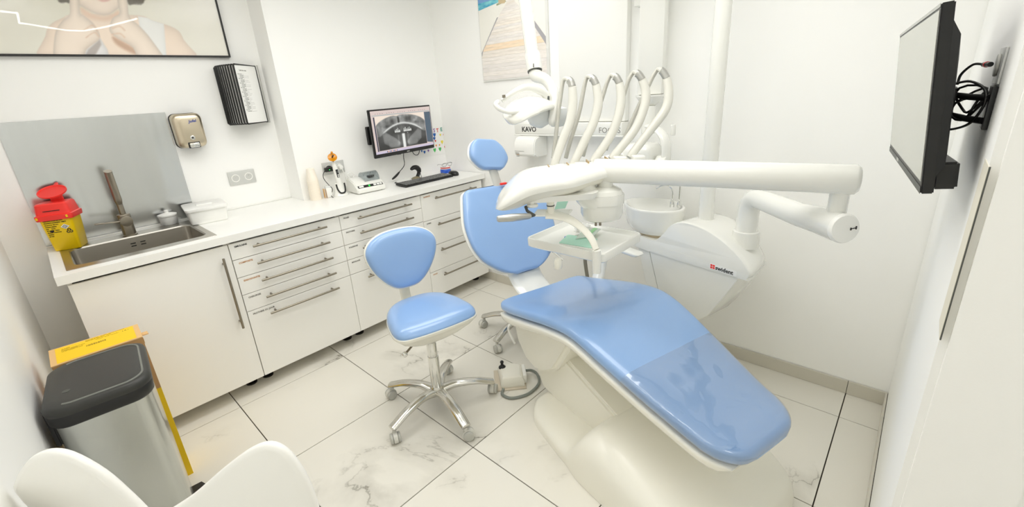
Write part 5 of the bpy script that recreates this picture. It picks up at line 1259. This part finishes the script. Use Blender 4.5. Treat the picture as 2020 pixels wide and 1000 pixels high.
# on the tray
TT = TZ + .0105
def tp_(u, v): p = at(u, v, 2, TT); return V(p[0], p[1], TT)
def slab(pts, th, bev=0.): return B().prism([p for p in pts], (0, 0, th), bev, 1)
q = [tp_(1090, 474), tp_(1122, 458), tp_(1168, 478), tp_(1152, 486)]
q = [V(1.325, -1.52, TT), V(1.43, -1.49, TT), V(1.445, -1.625, TT), V(1.34, -1.665, TT)]
o = slab([p - V(.004, .004, 0) for p in q], .012, .002).build('sample_dish', M_plw, smooth=False, loc=(1.38, -1.58, TT)); tag(o, 'small shallow white dish on the tray under the mint paper', 'dish')
o = slab([p + zu * .0125 for p in q], .0022).build('mint_paper', M_mint, smooth=False, loc=(1.38, -1.58, TT + .0125)); tag(o, 'folded mint green paper lying on the instrument tray', 'paper')
g0 = [V(1.39, -1.555, TT + .0155), V(1.455, -1.60, TT + .016), V(1.555, -1.575, TT + .016), V(1.55, -1.545, TT + .018), V(1.46, -1.535, TT + .02)]
o = slab(g0, .004, .001).build('sterile_pouch', mat('pouch_film', (218, 232, 222), .2, alpha=.75), smooth=False, loc=(1.47, -1.57, TT + .016)); tag(o, 'clear sterile pouch with green strip on the tray', 'pouch')
o = B().prism([V(1.455, -1.585, TT + .021), V(1.55, -1.562, TT + .021), V(1.548, -1.545, TT + .021), V(1.46, -1.56, TT + .021)], (0, 0, .001)).build('pouch_strip', mat('green_strip', (150, 208, 150), .5), smooth=False); o.parent = bpy.data.objects['sterile_pouch']; o.location = -V(1.47, -1.57, TT + .016)
t = thing('syringe', 'slim white syringe with blue tip lying on the tray', 'syringe', V(1.42, -1.50, TT))
B().cyl(V(1.415, -1.497, TT + .006), V(1.50, -1.525, TT + .006), .004, n=10, bev=.001).build('barrel', M_plw, t)
B().cyl(V(1.403, -1.493, TT + .007), V(1.416, -1.4973, TT + .007), .0065, n=12, bev=.002).build('blue_tip', mat('blue_cap', (30, 110, 220), .35), t)
random.seed(5); rings = []
tis = []
for i in range(9):
    r = []
    for j in range(24):
        a = 2 * PI * j / 24; rr_ = (.042 * math.sin(PI * (i + .5) / 18) if i < 9 else 0); 
        r.append(V(1.552 + rr_ * math.cos(a) * random.uniform(.7, 1.2), -1.488 + rr_ * math.sin(a) * random.uniform(.7, 1.2), TT + .0005 + .030 * math.cos(PI * i / 18) * random.uniform(.85, 1.1) * (i < 8)))
    tis.append(r)
o = B().loft(tis).build('tissue', M_paper, smooth=False, loc=(1.552, -1.488, TT)); tag(o, 'crumpled white tissue at the far corner of the instrument tray', 'tissue')
# mint bib hanging behind the console
o = B().prism([dep(1094, 413, 1.86), dep(1115, 411, 1.86), dep(1122, 394, 1.87), dep(1100, 396, 1.87)], kf * .002).build('bib', M_mint, ic, smooth=False)

# ================================================================== X-RAY SET ON THE BACK WALL
t = thing('wall_xray', 'white wall mounted dental x-ray set with folded arm and tube head', 'x-ray unit', (X2, -.85, 1.24))
xw = X2
B().bx((2.30, -1.262, 1.246), (xw - .001, -.437, 1.318), .006).build('horizontal_beam', M_unit, t)
B().bx((2.296, -1.266, 1.236), (xw - .002, -.433, 1.2455), .002).build('beam_base', M_plw, t)
B().bx((2.335, -1.262, 1.319), (xw - .001, -.80, 2.3), .012).build('wall_column', M_plw, t)
text(None, 'KAVO', .046, (2.2995, -.505, 1.262), (0, -1, 0), zu, M_ink, t, 'logo', bold=.0009)
text(None, 'FOCUS', .046, (2.2995, -1.108, 1.258), (0, -1, 0), zu, M_inkg, t, 'logo', bold=-.0002)
B().bx((2.27, -1.50, 1.46), (2.32, -1.36, 2.3), .012).build('folded_arm', M_unit, t)
B().bx((2.325, -1.42, 1.9), (xw - .001, -1.30, 2.3), .01).build('arm_mount', M_unit, t)
B().lathe([(.02, -.05), (.03, -.045), (.055, -.025), (.075, .0), (.075, .008), (.001, .008)], (2.29, -1.43, 1.452), 26).build('arm_joint', M_unit, t)
B().cyl((2.28, -1.43, 1.26), (2.28, -1.43, 1.405), .036, n=22, bev=.006).build('yoke_stem', M_unit, t)
B().tube(cr([(2.27, -1.435, 1.30), (2.23, -1.50, 1.29), (2.2, -1.56, 1.24), (2.19, -1.575, 1.15), (2.19, -1.55, 1.06)], 6), [(.028, .016)] * 25, 14).build('yoke', M_unit, t)
B().box((2.2, -1.42, 1.145), (.18, .20, .15), .04, 4).build('tube_head', M_unit, t)
B().cyl((2.12, -1.36, 1.145), (2.0, -1.30, 1.13), .036, n=24, bev=.003).build('cone', M_plw, t)
B().cyl((2.19, -1.53, 1.115), (2.19, -1.585, 1.115), .045, n=26, bev=.006).build('angle_dial', M_unit, t)
B().cyl((2.25, -1.58, 1.255), (2.25, -1.58, 1.31), .012, n=14, bev=.003).build('release_knob', M_unit, t)
# paper dispenser under the beam
t = thing('paper_dispenser', 'white rounded paper dispenser on the wall under the x-ray beam', 'dispenser', (xw, -.58, 1.1))
py0, py1 = -.655, -.475
prof = [(xw - .0005, 1.235), (2.30, 1.235), (2.262, 1.222), (2.245, 1.195), (2.24, 1.15), (2.243, 1.11), (2.27, 1.098), (xw - .0005, 1.095)]
B().prism([V(x, py1, z) for x, z in prof], (0, py0 - py1, 0), .006, 2).build('case', M_plw, t)
B().prism([V(2.2405, py1 - .006, 1.137), V(2.2405, py0 + .09, 1.137), V(2.2405, py0 + .09, 1.1385), V(2.2405, py1 - .006, 1.1385)], (-.001, 0, 0)).build('seam_line', M_inkg, t, smooth=False)
for k in range(5): B().bx((2.2405, py1 - .045, 1.125 - .006 * k), (2.2425, py1 - .012 + random.uniform(-.01, .004), 1.127 - .006 * k)).build('print', M_inko if k == 2 else M_inkg, t, smooth=False)

# ================================================================== TELEVISION ON THE RIGHT WALL
NT, NB, FT, FB_ = V(1.086, -2.5205, 1.618), V(1.086, -2.5515, 1.288), V(1.758, -2.4355, 1.605), V(1.758, -2.469, 1.275)
tx = (FT - NT); tw = np.linalg.norm(tx); tx /= tw; ty_ = (NB - NT); th_ = np.linalg.norm(ty_); ty_ /= th_
tn_ = np.cross(tx, ty_); tn_ = tn_ if tn_[1] > 0 else -tn_
t = thing('television', 'black wall television seen edge-on at the right with tangled cables', 'television', (NB + FB_) / 2, 0)
def tv(x, y, h=0.): return NT + tx * x + ty_ * y + tn_ * h
B().prism([tv(0, 0, -.018), tv(tw, 0, -.018), tv(tw, th_, -.018), tv(0, th_, -.018)], tn_ * .018, .002).build('bezel', M_black, t)
B().prism([tv(.012, .010, .0001), tv(tw - .012, .010, .0001), tv(tw - .012, th_ - .022, .0001), tv(.012, th_ - .022, .0001)], tn_ * .0006).build('screen', mat('grey_screen', (196, 197, 188), .25), t, smooth=False)
B().prism([tv(.004, 0, .0003), tv(tw - .004, 0, .0003), tv(tw - .004, .006, .0003), tv(.004, .006, .0003)], tn_ * .0008).build('top_strip', M_alu, t, smooth=False)
B().prism([tv(.004, th_ - .013, .0003), tv(tw - .004, th_ - .013, .0003), tv(tw - .004, th_, .0003), tv(.004, th_, .0003)], tn_ * .0008).build('bottom_strip', M_dgrey, t, smooth=False)
B().prism([tv(tw * .6, th_ - .012, .0011), tv(tw * .66, th_ - .012, .0011), tv(tw * .66, th_ - .004, .0011), tv(tw * .6, th_ - .004, .0011)], tn_ * .0005).build('emblem', M_alu, t, smooth=False)
B().loft([[tv(x, y, -.018) for x, y in ((.005, .03), (tw - .005, .03), (tw - .005, th_ - .03), (.005, th_ - .03))], [tv(x, y, -.03) for x, y in ((.01, .055), (tw - .01, .055), (tw - .01, th_ - .05), (.01, th_ - .05))], [tv(x, y, -.034) for x, y in ((.03, .09), (tw - .03, .09), (tw - .03, th_ - .07), (.03, th_ - .07))]]).build('rear_cover', M_black, t, smooth=False)
B().prism([tv(.02, th_ - .055, -.052), tv(tw - .1, th_ - .055, -.052), tv(tw - .1, th_ - .004, -.052), tv(.02, th_ - .004, -.052)], tn_ * .034, .004).build('speaker_box', M_black, t)
YW = Y3
B().bx((1.15, YW + .0005, 1.40), (1.21, YW + .008, 1.475), .001).build('wall_plate', M_black, t)
B().bx((1.27, YW + .048, 1.40), (1.37, YW + .056, 1.47), .002).build('mount_plate', M_black, t)
for z in (1.455, 1.415): B().tube([V(1.165, YW + .008, z), V(1.22, YW + .03, z), V(1.31, YW + .05, z)], [(.005, .006)] * 3, 10).build('bracket_arm', M_black, t)
for k, (zc, r_, dx) in enumerate(((1.45, .026, .03), (1.43, .022, .045), (1.44, .03, .02))):
    pts = [V(1.215 + dx + .035 * math.cos(a), YW + .03 + .018 * math.cos(a + .4 * k) + .006 * math.sin(2 * a + k), zc + r_ * math.sin(a)) for a in np.linspace(0, 2 * PI, 15)[:-1]]
    B().tube(pts, .0022, 8, closed=True).build('cable_coil', M_black, t)
B().tube(cr([V(1.30, YW + .055, 1.478), V(1.24, YW + .035, 1.483), V(1.18, YW + .016, 1.47), V(1.165, YW + .012, 1.445), V(1.19, YW + .022, 1.41), V(1.25, YW + .04, 1.392), V(1.30, YW + .056, 1.386)], 6), .0024, 8).build('signal_cable', M_black, t)
t2 = thing('socket_with_plug', 'grey wall socket behind the television with a black plug', 'socket', (1.215, YW, 1.51))
B().bx((1.16, YW + .0002, 1.478), (1.27, YW + .004, 1.54), .001).build('plate', M_sock, t2)
B().cyl((1.215, YW + .004, 1.51), (1.215, YW + .009, 1.51), .02, n=22, bev=.002).build('insert', M_grey, t2)
B().cyl((1.235, YW + .014, 1.512), (1.30, YW + .02, 1.512), .0045, n=12).build('plug', M_black, t2)
B().cyl((1.268, YW + .0168, 1.512), (1.276, YW + .0175, 1.512), .0056, n=12).build('red_ring', M_red, t2)
B().tube(cr([V(1.30, YW + .02, 1.512), V(1.325, YW + .034, 1.513), V(1.335, YW + .048, 1.495), V(1.33, YW + .05, 1.475)], 6), .0024, 8).build('lead', M_black, t2)

# ================================================================== PEDAL BIN, YELLOW BOX, WHITE CHAIR
BCt = V(-.09, -.622, 0); bth = math.radians(-5)
be1 = V(math.cos(bth + PI / 2), math.sin(bth + PI / 2), 0); be2 = V(be1[1], -be1[0], 0)   # be1 along the long side, be2 to the room
t = thing('pedal_bin', 'tall brushed steel pedal bin with charcoal plastic lid, front left', 'bin', BCt, bth)
def bq(x, y, z): return BCt + be2 * x + be1 * y + zu * z
def brr(w, h, r, z, cx_=0, cy_=0): return [bq(p[0], p[1], z) for p in rrect(cx_, cy_, w, h, r, 0, 7)]
B().loft([brr(.232, .31, .05, .012), brr(.232, .31, .05, .03), brr(.246, .338, .055, .66)]).build('body', mat('brushed_bin_steel', (196, 198, 194), .24, 1.), t, ang=40)
B().loft([brr(.236, .314, .05, 0), brr(.236, .314, .05, .02)]).build('foot_ring', M_matbk, t, ang=40)
B().loft([brr(.25, .342, .055, .648), brr(.262, .356, .06, .656), brr(.266, .360, .062, .686), brr(.26, .354, .06, .692)], caps=True).build('rim', M_black, t, ang=40)
ld = B().loft([brr(.266, .36, .065, .690), brr(.27, .366, .067, .702), brr(.262, .358, .065, .714), brr(.244, .34, .06, .719), brr(.18, .28, .05, .7215)]).build('lid', M_matbk, t, ang=50)
rl = [bq(p[0], p[1], .7195) for p in rrect(.004, 0, .222, .318, .055, 0, 9)]
rl = [p for p in rl if (p - BCt) @ be2 > -.085]
# raised line along the lid front, its lighter grey paints in the ridge highlight
st_ = sorted(rl, key=lambda p: math.atan2((p - BCt) @ be2 + .2, (p - BCt) @ be1))
B().tube(st_, .0034, 6).build('lid_ridge_highlight', mat('ridge_highlight_grey', (120, 122, 116), .4), ld)
B().cyl(bq(-.075, -.07, .7205), bq(-.075, -.07, .7225), .010, n=16).build('lid_button', M_dgrey, ld)
hb = B().prism([bq(-.122, -.12, .57), bq(-.122, .12, .57), bq(-.122, .12, .705), bq(-.122, -.12, .705)], be2 * -.014, .004); hb.build('hinge_cover', M_black, t)
B().loft([[bq(x, y, z) for x, y, z in ((.09, -.12, .012), (.09, .12, .012), (.09, .12, .03), (.09, -.12, .03))], [bq(x, y, z) for x, y, z in ((.15, -.125, .012), (.15, .125, .012), (.15, .125, .026), (.15, -.125, .026))], [bq(x, y, z) for x, y, z in ((.162, -.1, .014), (.162, .1, .014), (.162, .1, .022), (.162, -.1, .022))]]).build('pedal', M_black, t, smooth=False)
# yellow card waste box, behind the bin
t = thing('yellow_waste_box', 'tall yellow and brown cardboard waste box between the bin and cabinet', 'box', (-.066, -.304, 0))
bx0, bx1, by0, by1, bh_ = -.205, .062, -.256, -.045, .70
bx0, bx1, by0, by1 = -.2, .06, -.258, -.06
YB = [(-.2, -.205), (.072, -.235)]
# plan quad, slightly turned
q0, q1, q2, q3 = V(-.2, -.384, 0), V(.062, -.391, 0), V(.069, -.232, 0), V(-.2, -.21, 0)
dyb = V(0, -.0, 0)
def slabq(z0_, z1_, k=0.): 
    c = (q0 + q1 + q2 + q3) / 4
    return [[c + (p - c) * (1 + k) + zu * z for p in (q0, q1, q2, q3)] for z in (z0_, z1_)]
B().loft(slabq(.0, .46)).build('lower_body', M_yelp, t, smooth=False)
B().loft(slabq(.4601, bh_ - .004)).build('upper_body', M_card, t, smooth=False)
B().loft(slabq(bh_ - .0039, bh_, .012)).build('top_flap', M_cardl, t, smooth=False)
c_t = (q0 + q1 + q2 + q3) / 4
yp = [c_t + (p - c_t) * V(.88, .9, 1) + zu * (bh_ + .0002) for p in (q0, q1, q2, q3)]
B().prism(yp, zu * .0006).build('yellow_panel', M_yelp, t, smooth=False)
ex_b = (q1 - q0) / np.linalg.norm(q1 - q0); ey_b = V(-ex_b[1], ex_b[0], 0)
def yq(x, y): return q0 + ex_b * x + ey_b * y + zu * (bh_ + .001)
for k, (x, y, tx_, sz) in enumerate(((.03, .135, 'DASRI', .009), (.03, .125, 'Dechets d activites de soins', .006), (.03, .117, 'a risques infectieux', .006), (.03, .109, 'Ne pas depasser la limite', .006), (.10, .150, 'Emballage carton  UN 3291  Norme NF X 30-507', .006), (.10, .140, 'Fermeture definitive   Date', .007), (.13, .128, 'Producteur   Service   Volume 50 L', .005), (.212, .125, '( R )', .012))):
    text(None, tx_, sz, yq(x, y), ex_b, ey_b, mat('olive_ink', (128, 106, 20), .7), t, 'print')
bar = B(); x = .10
random.seed(4)
while x < .16:
    w_ = random.choice([.0012, .002, .003]); bar.prism([yq(x, .085), yq(x + w_, .085), yq(x + w_, .1), yq(x, .1)], zu * .0003); x += w_ + random.choice([.0012, .002])
o = bar.build('barcode', mat('olive_ink', (128, 106, 20), .7), t, smooth=False); o['kind'] = 'stuff'
B().box(q2 * .35 + q1 * .65 + zu * (bh_ - .012) + V(.012, 0, 0), (.02, .03, .004)).build('side_tab', M_cardl, t, smooth=False)
B().prism([q1 + zu * .688 + V(.0015, .01, 0), q1 + zu * .684 + V(.0015, .075, 0), q1 + zu * .66 + V(.0015, .02, 0)], (.0015, 0, 0)).build('torn_flap', M_cardl, t, smooth=False)
# white moulded chair with a notched, heart-shaped back
hA = V(-0.168, -1.433, 0); hB = V(0.117, -1.758, 0); he = hB - hA; hl = np.linalg.norm(he); he /= hl; hn = V(he[1], -he[0], 0); hn = hn if hn[1] < 0 else -hn
def hpt(u, v):
    d = ray(u, v); k = ((hA[:2] - CP[:2]) @ hn[:2]) / (d[:2] @ hn[:2]); return CP + d * k
hp_ = [(30, 1060), (37, 985), (46, 935), (70, 896), (104, 880), (150, 886), (215, 922), (270, 970), (300, 1000), (314, 1012), (336, 1000), (390, 964), (450, 912), (500, 876), (538, 865), (572, 880), (602, 918), (622, 960), (635, 1003), (640, 1060)]
hp3 = [hpt(u, v) for u, v in hp_]
cen = (hA + hB) / 2
lowp = [cen + he * .20 + zu * .5, cen + he * .12 + zu * .44, cen - he * .12 + zu * .44, cen - he * .2 + zu * .5]
t = thing('visitor_chair', 'white moulded chair with a notched heart-shaped back in the foreground', 'chair', cen, math.atan2(he[1], he[0]))
ring = [V(max(p[0], X0 + .019), p[1], p[2]) for p in cr(hp3 + lowp, 4, True)]
cz = sum(ring) / len(ring)
def off(k, d):
    out = []
    n_ = len(ring)
    for i in range(n_):
        tg = ring[(i + 1) % n_] - ring[i - 1]; nn = np.cross(tg, hn); nn /= np.linalg.norm(nn) + 1e-9
        out.append(ring[i] + nn * k * OFS + hn * d)
    return out
tg = ring[5] - ring[3]; nn = np.cross(tg, hn); OFS = 1. if nn @ (ring[4] - cz) > 0 else -1.
bm = bmesh.new(); lay = [off(-.010, .0), off(-.002, .003), off(0, .010), off(-.002, .017), off(-.010, .02)]
vv = [[bm.verts.new(p) for p in r] for r in lay]; n_ = len(ring)
for a_, b2 in zip(vv[:-1], vv[1:]):
    for i in range(n_): bm.faces.new((a_[i], a_[(i + 1) % n_], b2[(i + 1) % n_], b2[i]))
for r, s_ in ((vv[0], -1), (vv[-1], 1)):
    f_ = bm.faces.new(r if s_ > 0 else r[::-1])
bmesh.ops.recalc_face_normals(bm, faces=list(bm.faces)); bmesh.ops.triangulate(bm, faces=[f_ for f_ in bm.faces if len(f_.verts) > 4])
B().bm(bm).build('backrest', mat('matt_white_shell', (250, 249, 245), .38), t, ang=60)
stn = []
for s in np.linspace(-.03, .2, 24):
    k = math.sqrt(max(1 - (1 - min((s + .03) / .06, (.2 - s) / .08, 1)) ** 2, .03))
    stn.append((cen - hn * (s + .0) + zu * .44, he, zu, .215 * (.75 + .25 * k), .012 * k, .012 * k, .015))
pad(stn, .7, 30).build('seat', MATS['matt_white_shell'], t, ang=60)
for sx in (-1, 1):
    for s, ds in ((.0, -.0), (.17, .02)): B().tube([cen - hn * s + he * sx * .13 + zu * .44, cen - hn * (s + ds) + he * sx * .15], [.012, .010], 12).build('leg', M_chrome, t)
